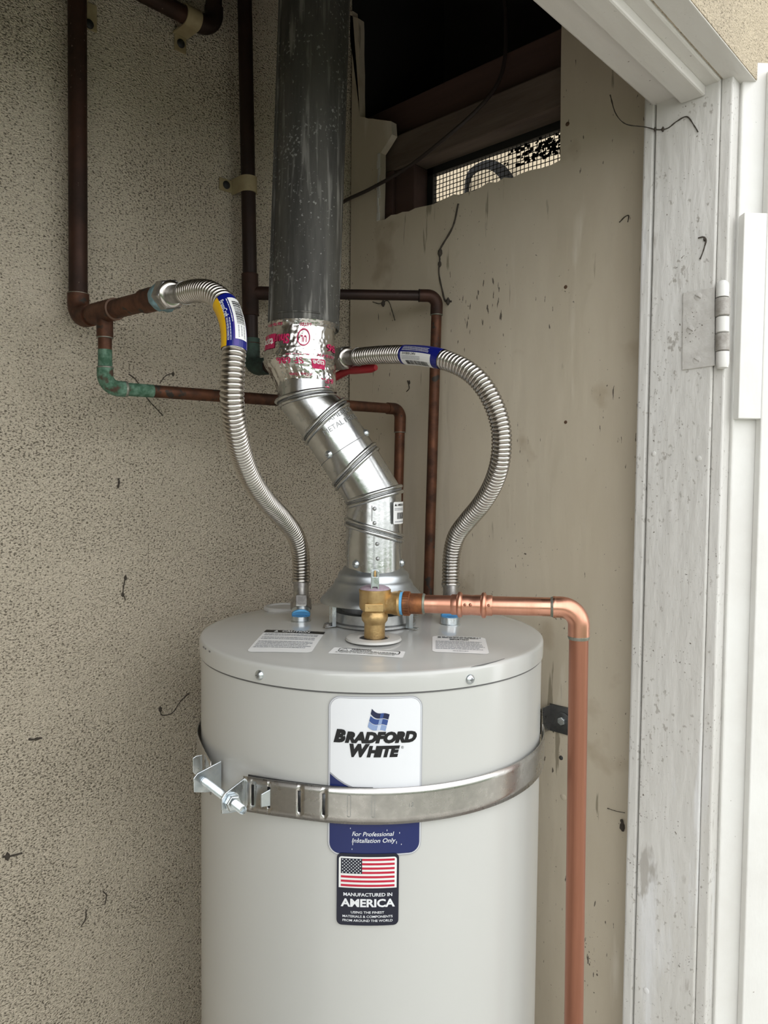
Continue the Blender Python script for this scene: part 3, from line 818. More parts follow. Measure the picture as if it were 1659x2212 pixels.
def surf_e(px, py, cenp, d, R=ER):
    """pixel -> point and normal on a pipe of axis cenp,d"""
    o = CAM - cenp; r = ray(px, py); d = d.normalized()
    o2 = o - d * o.dot(d); r2 = r - d * r.dot(d)
    A = r2.dot(r2); B = 2 * o2.dot(r2); Cc = o2.dot(o2) - R * R
    t = (-B - math.sqrt(max(0, B * B - 4 * A * Cc))) / (2 * A); p = CAM + r * t; q = p - cenp
    n = (q - d * q.dot(d)).normalized(); return p, n
ds = cen[4] - cen[3]
for px, py in ((710, 982), (791, 935)):
    p, n = surf_e(px, py, cen[3], ds); pan_screw(p, n, .0046, 'screw', 'zinc', ve)
for px, py in ((768, 1219), (868, 1216)):
    p, n = surf_e(px, py, cen[0], UP); pan_screw(p, n, .0046, 'screw', 'zinc', ve)
for px, py in ((809, 1099), (809, 1130), (815, 1175), (816, 1207)):
    p, n = surf_e(px, py, cen[0], UP); MB().lathe(p, n, [(.0026, 0), (.0022, .0008), (.001, .0013), (.0001, .0014)], 14).build('rivet', 'galvanised_dull', ve, 50)
# overlap seam up the front, and the joint across the slanted part
def seam_strip(px, y0, y1, w_):
    m = MB(); ps = []
    for i in range(9):
        y = y0 + (y1 - y0) * i / 8
        for dx in (0, w_):
            p, n = surf_e(px + dx, y, cen[0], UP); ps.append(p + n * .0007)
    m.add(ps, [(2 * i, 2 * i + 1, 2 * i + 3, 2 * i + 2) for i in range(8)]); return m
seam_strip(802, 1092, 1126, 1.6).build('seam', 'galvanised_dull', ve); seam_strip(807, 1158, 1222, 1.6).build('seam', 'galvanised_dull', ve)
js = []
dn_ = ds.normalized(); cj = cen[3].lerp(cen[4], .36)
e1 = (R_ - dn_ * R_.dot(dn_)).normalized(); e2 = dn_.cross(e1)
MB().tube([cj + (e1 * math.cos(a) + e2 * math.sin(a)) * (ER + .0001) for a in [2 * math.pi * i / 48 for i in range(48)]], .00035, 5, closed=True).build('joint_line', 'seam_dark', ve)
# embossed maker's lettering
c_up = cen[3].lerp(cen[4], .5)
toc = (CAM - c_up); toc = (toc - dn_ * toc.dot(dn_)).normalized(); side = dn_.cross(toc).normalized()
if side.dot(R_) < 0: side = -side
def emap(u, v, off):
    a = u / ER; return c_up + dn_ * v + (toc * math.cos(a) + side * math.sin(a)) * (ER + off)
for s_, u, v, wd in (('AMERICAN', .0300, .0310, .054), ('METAL PRODUCTS', .0325, .0195, .086)):
    t = text2d(s_, .0098, -.004, width=wd); decal('embossing', flat(t[0], t[1], u, v), emap, 'embossed', ve, .0005, .004)
# small barcode sticker
p, n = surf_e(861, 1108, cen[0], UP)
fw_ = p - V((cen[0].x, cen[0].y, p.z)); e_r = fw_.normalized(); e_t = UP.cross(e_r); e_t = e_t if e_t.dot(R_) > 0 else -e_t
def smap(u, v, off):
    a = u / ER; c0 = V((cen[0].x, cen[0].y, p.z + v)); return c0 + (e_r * math.cos(a) + e_t * math.sin(a)) * (ER + off)
bs = decal('barcode_label', rrect2d(-.011, -.0145, .026, .0145, .002), smap, 'label_paper', ve, .0004, .004); part_label(bs, 'small white barcode sticker')
t = text2d('\u25b2 AMERICAN', .0042, .02, align='LEFT'); decal('lettering', flat(t[0], t[1], -.009, .0105), smap, 'label_black', bs, .0007, .004)
decal('fine_print', scribble(-.009, .003, .022, .007, 2, .001, .003, .5), smap, 'label_grey', bs, .0007, 0)
x = -.004; bars = []
while x < .020:
    b_ = random.choice((.0004, .0008, .0012)); bars.append(rect2d(x, -.008, x + b_, .0005)); x += b_ + random.choice((.0005, .0009))
decal('barcode', join2d(bars), smap, 'label_black', bs, .0007, 0)
decal('fine_print', scribble(-.008, -.013, .022, -.010, 1, .001, .003, .5), smap, 'label_grey', bs, .0007, 0)

# ================================================================== old grey flue
TG = 1.012
g0 = at(656, 712, TG); g1 = at(682, -60, TG); gd = (g1 - g0).normalized()
GR = .0487
ln_ = (ROOF - .002 - g0.z) / gd.z
fp = thing('flue_pipe', 'old dark grey flue pipe rising into the roof space', 'flue pipe', g0)
MB().lathe(g0, gd, [(GR - .004, .002), (GR - .0012, 0), (GR, .003), (GR, .012), (GR - .0006, .014), (GR - .0006, ln_)], 72, cap=False).build('pipe', 'grey_flue', fp, 50)
MB().lathe(g0, gd, [(GR - .004, .002), (.02, .006), (.0001, .006)], 40, cap=False).build('inner_rim', 'grey_flue', fp)
e1 = (R_ - gd * R_.dot(gd)).normalized(); e2 = gd.cross(e1); 
if e2.dot(F) < 0: e2 = -e2
for ang, rr in ((150, .0016), (155.5, .0011), (161, .0013)):
    a = math.radians(ang); dv = e1 * math.cos(a) - e2 * math.sin(a)
    MB().tube([g0 + dv * (GR - .0004) + gd * s_ for s_ in (.001, ln_ * .3, ln_ * .6, ln_)], rr, 6).build('seam', 'grey_flue', fp, 60)
a = math.radians(250); 
MB().tube([g0 + gd * .012 + (e1 * math.cos(q) - e2 * math.sin(q)) * (GR + .0002) for q in [math.radians(58 + 70 * i / 14) for i in range(15)]], .0012, 6).build('lap_edge', 'grey_flue', fp, 60)

# ================================================================== foil tape
ft_keys = [(704, 655, 77.0), (716, 651, 72.5), (740, 649, 73.5), (760, 648, 75), (776, 647, 77), (786, 647.5, 76), (800, 651, 71), (820, 658, 65.5), (838, 662, 62), (848, 663, 61.5)]
def tape_c(f):
    i = min(int(f * (len(ft_keys) - 1)), len(ft_keys) - 2); g = f * (len(ft_keys) - 1) - i
    a, b = ft_keys[i], ft_keys[i + 1]; return tuple(a[k] + (b[k] - a[k]) * g for k in range(3))
def tape_pt(th, f, off=0.0):
    y, x, r = tape_c(f); c = at(x, y, 1.006); r = r * 1.006 / FPX
    z = c.z
    q = V((math.cos(th) * 2.2, math.sin(th) * 2.2, f * 3))
    wr_ = .0016 * noise.noise(q * 2.0) + .0012 * abs(noise.noise(V((th * 5, f * 2.0, 3)))) + .0012 * abs(noise.noise(V((th * 7 + f * 8, f * 6, 9)))) + .0008 * noise.noise(q * 9)
    if f < .58: wr_ *= .62
    st = .0016 if f > .52 else 0
    r = r + wr_ - .0006 + st * (1 if f > .53 else 0)
    return c + tdir(th) * (r + off)
tp = thing('foil_tape', 'crinkled silver foil tape with red print joining the flue and elbow', 'tape', at(655, 848, 1.006))
N1, N2 = 160, 90
MB().rings([[tape_pt(2 * math.pi * j / N1, k / N2) for j in range(N1)] for k in range(N2 + 1)], False, False).build('foil_wrap', 'foil', tp, 25)
def tpmap(u, v, off):       # u metres round, v metres up from the tape's foot
    return tape_pt(u / .0455, 1 - v / .0893, off)
def ttx(s, px, py, pw, ph, m='tape_red', bold=.01, box=None):
    k = 1.006 * .955 / FPX
    x = (px - 652) / 70.0; th = math.asin(max(-.97, min(.97, x))); u = th * .0455; v = (848 - py) * .0893 / 142
    cw = pw * k / max(.35, math.cos(th))
    if box: decal('print_block', rect2d(u - cw * .6, v - ph * k * .95, u + cw * .6, v + ph * k * .95), tpmap, box, tp, .0008, .003, 'xy')
    t = text2d(s, ph * k / .70, bold, width=cw); decal('lettering', flat(t[0], t[1], u, v, math.pi), tpmap, m, tp, .0011, .003, 'xy')
ttx('tape', 592, 744, 24, 13, 'tape_white', .02, 'tape_red')
ttx('Shur', 622, 741, 34, 15, 'tape_red', .03)
ttx('UL', 666, 741, 13, 11, 'tape_red', .02)
k = 1.006 * .955 / FPX; th = math.asin((666 - 652) / 70); 
decal('listing_mark', ring2d(th * .0455, (848 - 740) * .0893 / 142, 12 * k, 14 * k), tpmap, 'tape_red', tp, .0011, .004, 'xy')
ttx('LISTED', 667, 720, 24, 6, 'tape_red', .01)
ttx('181B-FX', 603, 717, 34, 7, 'tape_red', .01)
ttx('SF 686', 640, 789, 54, 15, 'tape_red', .012)
ttx('tape', 693, 793, 22, 13, 'tape_white', .02, 'tape_red')
ttx('686', 722, 751, 20, 13, 'tape_red', .012)
ttx('181B-FX', 708, 770, 30, 8, 'tape_red', .008)
ttx('Max Temp 260', 656, 771, 48, 5, 'tape_red', .004)
ttx('of Class 1 Ducts', 652, 815, 52, 5, 'tape_red', .004)
ttx('Max Temp 260', 652, 826, 46, 5, 'tape_red', .004)
ttx('B-FX', 706, 823, 24, 9, 'tape_red', .012)
ttx('SF 686', 643, 842, 54, 9, 'tape_red', .012)
ttx('tape', 694, 841, 24, 6, 'tape_white', .0, 'tape_red')

# ================================================================== relief valve
TV = .912
def vz(py): return at(812, py, TV).z
VC = lid_pt(809, 1379); ZV = VC.z; TV = (VC - CAM).dot(F); VC = V((VC.x, VC.y, 0))
kv = TV / FPX
rv = thing('relief_valve', 'brass temperature relief valve on the heater lid', 'valve', (VC.x, VC.y, ZV))
z_ = vz
prof = [(.0128, ZV + .0005), (.0128, z_(1349)), (.0132, z_(1345)), (.0158, z_(1339)), (.0166, z_(1332)), (.0162, z_(1326)), (.0150, z_(1322)), (.0150, z_(1319)), (.0185, z_(1314)), (.0192, z_(1308)), (.0192, z_(1280)), (.0197, z_(1278)), (.0197, z_(1272)), (.0185, z_(1271))]
vb = MB().lathe(VC, UP, prof, 48).build('valve_body', 'brass', rv, 50)
prof = [(.0192, z_(1272)), (.0175, z_(1268)), (.0125, z_(1264.5)), (.006, z_(1262.5)), (.0001, z_(1262.2))]
part_label(MB().lathe(VC, UP, prof, 40).build('valve_cap', 'disc_purple', rv, 50), 'purplish printed cap disc')
OC = at(811, 1302, TV)                                     # outlet axis start
PE = at(1196, 1306, .872)                                  # discharge pipe direction
od = (PE - OC); od.z *= .6; od.normalize()
MB().lathe(OC, od, [(.0128, .008), (.0135, .020), (.0146, .024), (.0150, .0285), (.0156, .0290), (.0156, .0318), (.0125, .0319)], 40).build('outlet', 'brass', rv, 50)
# raised arrow plate
pf = at(806, 1305, TV) ; fn_ = (CAM - VC); fn_.z = 0; fn_.normalize(); sx = UP.cross(fn_).normalized(); sx = sx if sx.dot(R_) > 0 else -sx
pc_ = VC + fn_ * .0185 + UP * z_(1307) + sx * (-.001)
pp = MB().box(pc_, sx, UP, fn_, .0112, .0046, .0018).build('arrow_plate', 'brass', rv, bevel=.0006)
ar = MB().box(pc_ + fn_ * .002 - sx * .001, sx, UP, fn_, .006, .0008, .0004)
ar.prism([pc_ + fn_ * .0018 + sx * .0045 + UP * .0026, pc_ + fn_ * .0018 + sx * .0085, pc_ + fn_ * .0018 + sx * .0045 - UP * .0026], fn_ * .0007)
ar.lathe(pc_ + fn_ * .0018 - sx * .0078, fn_, [(.0020, 0), (.0020, .0006)], 12); ar.build('arrow', 'brass', pp)
# test lever
lv0 = VC + fn_ * .0125 + UP * z_(1268)
lm = MB()
for s_ in (-1, 1): lm.box(lv0 + sx * (.0040 * s_) + UP * .0085, sx, fn_, UP, .0010, .0035, .0135)
lm.box(lv0 + fn_ * .0036 + UP * .009, sx, fn_, UP, .0040, .0006, .0060)
lm.box(lv0 - fn_ * .003 + UP * .018, sx, fn_, UP, .0042, .0006, .005)
lever = lm.build('test_lever', 'zinc', rv, bevel=.0004)
MB().lathe(lv0 - sx * .0048 + UP * .012, sx, [(.0012, 0), (.0012, .0096)], 10).build('lever_pin', 'dark_steel', lever, 40)
MB().lathe(lv0 + UP * .014 - fn_ * .001, UP, [(.0018, 0), (.0018, .006), (.0004, .0085)], 12).build('stem', 'brass', rv, 40)

# ================================================================== copper discharge pipe
dp = thing('discharge_pipe', 'bright copper discharge pipe running from the relief valve down beside the heater', 'pipe', OC + od * .033)
CR = .0111
def on_ax(s_): return OC + od * s_
sc_px = lambda px: max(.0, (lambda q: q)(solve_s(px)))
def solve_s(px):
    lo, hi = 0, .6
    for _ in range(50):
        mid = (lo + hi) / 2; v = on_ax(mid) - CAM; x = CX + FPX * v.dot(R_) / v.dot(F)
        if x < px: lo = mid
        else: hi = mid
    return lo
def seg(px0, px1, prof, m, name):
    s0, s1 = solve_s(px0), solve_s(px1)
    return MB().lathe(on_ax(s0), od, [(r, (s1 - s0) * f) for r, f in prof], 40).build(name, m, dp, 45)
part_label(seg(859, 872, [(.0128, 0), (.0140, .1), (.0141, .5), (.0139, .9), (.0128, 1)], 'teflon_blue', 'thread_tape'), 'blue thread sealing tape')
ad_ = seg(871, 887, [(.0135, 0), (.0143, .08), (.0143, .92), (.0135, 1)], 'copper_heat', 'adapter_ring')
sA = solve_s(871); sB = solve_s(887)
e1 = perp(od); e2 = od.cross(e1)
for i in range(26):
    a = 2 * math.pi * i / 26; dv = e1 * math.cos(a) + e2 * math.sin(a)
    MB().box(on_ax((sA + sB) / 2) + dv * .0143, od, od.cross(dv), dv, (sB - sA) * .36, .0008, .0007).build('ridge', 'copper_heat', ad_)
seg(886, 914, [(.0124, 0), (.0126, .1), (.0126, 1)], 'copper_heat', 'adapter')
part_label(seg(913, 919, [(.0124, 0), (.0129, .3), (.0124, .7), (.0114, 1)], 'solder', 'solder_joint'), 'greenish solder bead')
seg(916, 980, [(CR, 0), (CR, 1)], 'copper_new', 'pipe')
cp = seg(975, 1064, [(.0118, 0), (.0124, .02), (.0124, .14), (.0150, .17), (.0157, .205), (.0150, .25), (.0125, .28), (.0123, .42), (.0119, .5), (.0123, .58), (.0125, .72), (.0150, .75), (.0157, .79), (.0150, .83), (.0124, .86), (.0124, .98), (.0118, 1)], 'copper_new', 'press_coupling')
for f in (.35, .48, .92):
    s0 = solve_s(975 + 89 * f); dv = (CAM - on_ax(s0)); dv = (dv - od * dv.dot(od)).normalized()
    MB().lathe(on_ax(s0) + dv * .0118, dv, [(.0022, 0), (.0016, .0009), (.0001, .0011)], 10).build('dimple', 'copper_drawn', cp, 50)
seg(1060, 1200, [(CR, 0), (CR, 1)], 'copper_new', 'pipe')
part_label(seg(1189, 1197, [(CR, 0), (.0121, .5), (.0124, 1)], 'solder', 'solder_joint'), 'greenish solder bead')
sE = solve_s(1251); EC = on_ax(sE); s1 = solve_s(1195)
dnv = V((RT.x * .008, RT.y * .008, -1)).normalized()
arc = [on_ax(s1)] + bend(on_ax(s1 - .1), EC, EC + dnv, .021, 12) + [EC + dnv * .034]
MB().tube(arc, .0125, 32).build('elbow', 'copper_new', dp, 50)
MB().lathe(on_ax(s1), od, [(.0127, -.0002), (.0129, .0012), (.0127, .003)], 32).build('elbow_lip', 'copper_new', dp, 50)
part_label(MB().lathe(EC + dnv * .0335, dnv, [(.0126, 0), (.0128, .001), (.0116, .004)], 32).build('solder_joint', 'solder', dp, 50), 'silvery solder bead')
MB().lathe(EC + dnv * .03, dnv, [(CR, 0), (CR, .05), (CR, 1.22)], 40).build('downpipe', 'copper_drawn', dp, 45)

# ================================================================== flexible connectors
HR = .01275
def corrugated(pts, pitch, r_in, r_out, n=28, per=9):
    P = Path(pts); Ltot = P.s[-1]; k = int(Ltot / pitch); m = MB(); rings = []
    for i in range(k * per + 1):
        s_ = Ltot * i / (k * per); fr_ = (i % per) / per
        r = r_in + (r_out - r_in) * math.sqrt(max(0, math.sin(math.pi * fr_)))
        p, t, nn, b = P.frame(s_)
        rings.append([p + (nn * math.cos(2 * math.pi * j / n) + b * math.sin(2 * math.pi * j / n)) * r for j in range(n)])
    return m.rings(rings), P
def hexnut(o, d, r, h, name, m, parent, rot=0.0, ch=.0015):
    d = V(d).normalized(); e1 = perp(d); e2 = d.cross(e1); rg = []
    for (hh_, k) in ((0, .9), (ch, 1), (h - ch, 1), (h, .9)):
        rg.append([V(o) + d * hh_ + (e1 * math.cos(rot + math.pi / 3 * j) + e2 * math.sin(rot + math.pi / 3 * j)) * r * k for j in range(6)])
    return MB().rings(rg).build(name, m, parent, bevel=.0006)
def connector(label, keys, start_dir_pt, nip_px, hose_lbl):
    """keys: hose centre line from the wall end to the heater end"""
    pts = resample(spline(keys, 30), .0012)
    t = thing('flexible_connector', label, 'water hose', keys[-1])
    # stub sleeves
    m, P = corrugated(pts, .0050, .0104, HR)
    m.build('hose', 'stainless', t, 60)
    d0 = (pts[0] - pts[3]).normalized(); 
    sl = (start_dir_pt - pts[0]); L0_ = sl.length; sl.normalize()
    MB().lathe(pts[0] - sl * .003, sl, [(.0132, 0), (.0125, .002), (.0125, .006), (.0108, .009), (.0106, L0_ + .004)], 36).build('sleeve', 'steel_nut', t, 45)
    nutc = start_dir_pt
    MB().lathe(nutc - sl * .0005, sl, [(.0122, -.001), (.0150, 0), (.0160, .0012), (.0155, .003)], 36, ).build('nut_face', 'stainless', t, 45)
    hexnut(nutc + sl * .001, sl, .0188, .0185, 'nut', 'steel_nut', t, .3, .0025)
    # lower end: sleeve, nut, tape, nipple
    e = pts[-1]; lp = lid_pt(*nip_px); dl = (lp - e); Ld = dl.length; dl.normalize()
    MB().lathe(e - dl * .003, dl, [(.0132, 0), (.0116, .003), (.0106, .005), (.0106, Ld * .5)], 36).build('sleeve', 'steel_nut', t, 45)
    a0 = Ld * .42
    nn = hexnut(e + dl * a0, dl, .0148, .0185, 'nut', 'steel_nut', t, .5, .002)
    MB().lathe(e + dl * (a0 + .0185), dl, [(.0120, 0), (.0134, .0006), (.0134, .0052), (.0120, .0058)], 36).build('nut_skirt', 'zinc', t, 45)
    part_label(MB().lathe(e + dl * (a0 + .0240), dl, [(.0118, 0), (.0127, .0004), (.0125, .0012), (.0127, .0018), (.0122, .0026)], 36).build('thread_tape', 'teflon_blue', t, 45), 'blue thread sealing tape')
    MB().lathe(lp + UP * -.0005, UP, [(.0140, 0), (.0140, .001), (.0128, .0018), (.0128, Ld - a0 - .0272)], 36).build('nipple', 'zinc', wh, 45)
    return t, P
K1 = [(398, 633, .845), (425, 628, .822), (455, 632, .80), (484, 655, .783), (501, 695, .772), (506, 740, .764), (503, 790, .76), (501, 845, .764), (503, 890, .775), (510, 936, .795), (522, 985, .828), (543, 1037, .872), (574, 1082, .925), (609, 1118, .98), (636, 1153, 1.022), (648, 1190, 1.045), (650.5, 1232, 1.055), (650.5, 1258, 1.056)]
k1 = [at(*k) for k in K1]
fc1, P1 = connector('corrugated steel water hose with a yellow and blue label left of the vent', k1, at(372, 636, .868), (650, 1341), 1)
K2 = [(772, 771, 1.075), (800, 768, 1.054), (835, 766, 1.028), (875, 766, .998), (920, 769, .966), (962, 778, .94), (1005, 797, .922), (1040, 828, .912), (1066, 872, .908), (1081, 920, .908), (1083.5, 965, .912), (1078, 1008, .922), (1063, 1050, .945), (1039, 1090, .975), (1009, 1126, 1.01), (986, 1158, 1.037), (976, 1198, 1.052), (974, 1240, 1.057), (973.5, 1266, 1.057)]
k2 = [at(*k) for k in K2]
fc2, P2 = connector('corrugated steel water hose with a blue and white label right of the vent', k2, at(752, 773, 1.093), (972, 1348), 2)
fc1['group'] = fc2['group'] = 'corrugated connectors on the heater'

def near_s(P, px, py):
    best = (1e9, 0)
    for i, p in enumerate(P.p):
        v = p - CAM; x = CX + FPX * v.dot(R_) / v.dot(F); y = CY - FPX * v.dot(U_) / v.dot(F)
        d = (x - px) ** 2 + (y - py) ** 2
        if d < best[0]: best = (d, P.s[i])
    return best[1]
def hose_fn(P, s0, HRo):
    p, t, n, b = P.frame(s0); v = CAM - p; base = math.atan2(v.dot(b), v.dot(n))
    def fn(u, v_, off):      # u along hose (metres from s0), v_ round the hose (metres), positive = counter-clockwise about the axis
        p, t, n, b = P.frame(s0 + u); a = base + v_ / HRo
        return p + (n * math.cos(a) + b * math.sin(a)) * (HRo + off)
    return fn
# label 1
HL = HR + .0004
sa_ = near_s(P1, 489, 655); sb2 = near_s(P1, 505, 757); Ll = sb2 - sa_
f1_ = hose_fn(P1, sa_, HL)
# which sign of v is image right?
tst = (f1_(Ll * .7, .006, 0) - f1_(Ll * .7, -.006, 0)).dot(R_); sg = 1 if tst > 0 else -1
def h1(u, v, off): return f1_(u, v * sg, off)
hw = math.pi * HL
lb1 = decal('hose_label', rect2d(0, -hw, Ll, hw), h1, 'hose_blue', fc1, .0, .003, 'xy'); part_label(lb1, 'blue and yellow paper label')
decal('yellow_band', rect2d(0.0005, -.0185, Ll, -.0028), h1, 'hose_yellow', lb1, .0003, .003, 'xy')
decal('violet_band', rect2d(Ll * .45, .0045, Ll * .995, .0098), h1, 'hose_violet', lb1, .0003, .003, 'xy')
decal('white_panel', rect2d(Ll * .10, .0062, Ll * .88, .0200), h1, 'label_paper', lb1, .0005, .003, 'xy')
t = text2d('BrassCraft', .0068, .01, width=Ll * .36); decal('lettering', flat(t[0], t[1], Ll * .29, -.0012, math.pi if False else 0), lambda u, v, o_: h1(u, v + .0004, o_), 'label_white', lb1, .0007, .003, 'xy')
t = text2d('WATER HEATER CONNECTOR', .003, .01, width=Ll * .42); decal('lettering', flat(t[0], t[1], Ll * .70, 0), lambda u, v, o_: h1(u, v - .0008, o_), 'label_white', lb1, .0007, .003, 'xy')
decal('fine_print', scribble(Ll * .12, .0038, Ll * .62, .0054, 1, .001, .004, .5), h1, 'label_paper', lb1, .0007, 0)
decal('fine_print', scribble(Ll * .50, .0012, Ll * .92, .0026, 1, .001, .004, .5), h1, 'label_paper', lb1, .0007, 0)
x = Ll * .18; bars = []
while x < Ll * .62:
    b_ = random.choice((.0004, .0007, .0011)); bars.append(rect2d(x, .0088, x + b_, .0180)); x += b_ + random.choice((.0005, .0009))
decal('barcode', join2d(bars), h1, 'label_black', lb1, .0008, .003, 'y')
decal('fine_print', scribble(Ll * .64, .0085, Ll * .86, .018, 3, .001, .003, .3), h1, 'label_grey', lb1, .0008, .003, 'y')
# label 2
sa_ = near_s(P2, 876, 766); sb2 = near_s(P2, 958, 776); Ll = sb2 - sa_
f2_ = hose_fn(P2, sa_, HL)
tst = (f2_(Ll * .5, .006, 0) - f2_(Ll * .5, -.006, 0)).dot(U_); sg2 = 1 if tst > 0 else -1
def h2(u, v, off): return f2_(u, v * sg2, off)
lb2 = decal('hose_label', rect2d(0, -hw, Ll, hw), h2, 'hose_blue', fc2, .0, .003, 'xy'); part_label(lb2, 'blue and white paper label')
decal('white_panel', rect2d(Ll * .07, -.0200, Ll * .86, .0040), h2, 'label_paper', lb2, .0004, .003, 'xy')
t = text2d('SWB00-24N', .0042, .012, width=Ll * .36); decal('lettering', flat(t[0], t[1], Ll * .30, .0018), h2, 'label_black', lb2, .0007, .003, 'xy')
decal('fine_print', scribble(Ll * .11, -.0055, Ll * .62, -.0005, 3, .0008, .0025, .45), h2, 'label_grey', lb2, .0007, 0)
decal('fine_print', scribble(Ll * .09, .0055, Ll * .80, .0125, 5, .001, .004, .35), h2, 'label_paper', lb2, .0007, .003, 'y')
x = Ll * .20; bars = []
while x < Ll * .78:
    b_ = random.choice((.0004, .0007, .0011)); bars.append(rect2d(x, -.0140, x + b_, -.0068)); x += b_ + random.choice((.0005, .0009))
decal('barcode', join2d(bars), h2, 'label_black', lb2, .0008, .003, 'y')

# ================================================================== old copper pipework
def pipe(pts, r, name, m, parent, n=24): return MB().tube(pts, r, n).build(name, m, parent, 50)
def fitting_ring(p, d, r, m, parent, w_=.003, name='solder_ring'):
    return MB().lathe(V(p) - V(d).normalized() * w_ / 2, d, [(r, 0), (r * 1.09, w_ * .3), (r * 1.09, w_ * .7), (r, w_)], 28).build(name, m, parent, 50)
RA = .0124
def blob(c, d):
    """ragged ring of thread sealant"""
    d = V(d).normalized(); e1 = perp(d); e2 = d.cross(e1); rg = []
    for k, (h, r) in enumerate(((-.016, .0138), (-.011, .0158), (-.005, .0172), (.000, .0176), (.004, .0155))):
        row = []
        for j in range(36):
            a = 2 * math.pi * j / 36; n_ = noise.noise(V((math.cos(a) * 3, math.sin(a) * 3, k * .7)))
            row.append(c + d * (h + .006 * n_ * (1 if k in (0, 1) else .3)) + (e1 * math.cos(a) + e2 * math.sin(a)) * (r + .0035 * n_))
        rg.append(row)
    return MB().rings(rg)
pa_t = onY(166.5, -120, 1.022); pa_b = onY(169, 640, 1.022)
ea = onY(170, 688, 1.022)
ca = thing('copper_riser', 'old brown copper riser with elbow, tee and green corroded branch at far left', 'pipe', pa_b)
pipe([pa_t, pa_t.lerp(pa_b, .5), pa_b], RA, 'pipe', 'copper_old', ca)
nutA = at(356, 640, .884)
sdir = (nutA - ea).normalized()
arc = [pa_b + UP * .004] + bend(pa_b, ea, ea + sdir, .022, 10) + [ea + sdir * .034]
pipe(arc, RA * 1.16, 'elbow', 'copper_brown', ca)
fitting_ring(pa_b + UP * .003, UP, RA * 1.09, 'solder', ca, .0014)
tee0 = onY(222, 677, .95); 
sT = (tee0 - ea).dot(sdir); tee = ea + sdir * sT
pipe([ea + sdir * .03, nutA], RA * .98, 'stub', 'copper_brown', ca)
pipe([tee - sdir * .026, tee + sdir * .026], RA * 1.16, 'tee', 'copper_brown', ca)
fitting_ring(tee + sdir * .027, sdir, RA * 1.07, 'fitting_seam', ca, .0016)
pipe([nutA - sdir * .045, nutA - sdir * .0], RA * 1.18, 'adapter', 'copper_brown', ca)
part_label(blob(nutA, sdir).build('sealant', 'sealant_blue', ca, 60), 'smeared pale blue thread sealant')
RB = .0088
tb = at(222, 735, .987); teb = tee - UP * .03
le = at(232, 838, .985); lee = onX(865, 884, .975)
pipe([tee - UP * .004, tee - UP * .034], RB * 1.2, 'tee_branch', 'copper_brown', ca)
fitting_ring(tee - UP * .034, UP, RB * 1.12, 'solder', ca, .0018)
le = V((tee.x, tee.y, le.z)); 
br0 = tee - UP * .034
pipe([br0, br0.lerp(le, .25)], RB, 'branch', 'copper_brown', ca)
part_label(pipe([br0.lerp(le, .24), le + UP * .02], RB * 1.02, 'branch', 'verdigris', ca), 'green corroded pipe')
ldir = (lee - le).normalized()
part_label(pipe([le + UP * .027] + bend(le + UP, le, le + ldir, .017, 10) + [le + ldir * .026], RB * 1.18, 'elbow', 'verdigris', ca), 'green corroded elbow')
fitting_ring(le + UP * .0265, UP, RB * 1.15, 'solder', ca, .0025); fitting_ring(le + ldir * .027, ldir, RB * 1.15, 'solder', ca, .004)
part_label(pipe([le + ldir * .025, le + ldir * .065], RB * 1.02, 'run', 'verdigris', ca), 'green stained pipe')
pipe([le + ldir * .064, lee - ldir * .015], RB, 'run', 'copper_brown', ca)
ldn = at(850, 1290, 1.31); ldn = V((lee.x + .0, lee.y + .012, ZT - .25))
pipe([lee - ldir * .03] + bend(lee - ldir, lee, ldn, .016, 10) + [lee.lerp(ldn, .07)], RB * 1.16, 'elbow', 'copper_brown', ca)
fitting_ring(lee.lerp(ldn, .07), UP, RB * 1.12, 'solder', ca, .0018)
pipe([lee.lerp(ldn, .06), ldn], RB, 'drop', 'copper_brown', ca)

RC = .0118
pb_t = onY(526, -130, 1.022); pb_b = onY(543, 760, 1.022)
cb = thing('copper_riser', 'dark copper riser with a crossing branch behind the grey flue', 'pipe', pb_b)
pbd = (pb_b - pb_t).normalized()
pipe([pb_t, pb_t.lerp(pb_b, .5), pb_b], RC, 'pipe', 'copper_dark', cb)
tc = onY(540, 633, 1.022); tc = pb_t + pbd * (tc - pb_t).dot(pbd)
pipe([tc - pbd * .030, tc + pbd * .036], RC * 1.16, 'tee', 'copper_old', cb)
fitting_ring(tc - pbd * .030, pbd, RC * 1.1, 'copper_old', cb); fitting_ring(tc + pbd * .036, pbd, RC * 1.1, 'copper_old', cb)
be = onX(944, 639, .972); bdn = onX(925, 1300, .972)
bd = (be - tc).normalized()
pipe([tc, tc + bd * .034], RB * 1.25, 'tee_branch', 'copper_old', cb)
pipe([tc + bd * .03, be - bd * .02], RB * .97, 'run', 'copper_dark', cb)
pipe([be - bd * .03] + bend(be - bd, be, bdn, .016, 10) + [be + (bdn - be).normalized() * .032], RB * 1.18, 'elbow', 'copper_old', cb)
fitting_ring(be + (bdn - be).normalized() * .032, UP, RB * 1.12, 'solder', cb, .002); fitting_ring(be - bd * .03, bd, RB * 1.12, 'copper_dark', cb, .003)
bdn2 = be + (bdn - be) * 1.25
pipe([be + (bdn - be).normalized() * .03, bdn2], RB, 'drop', 'copper_brown', cb)
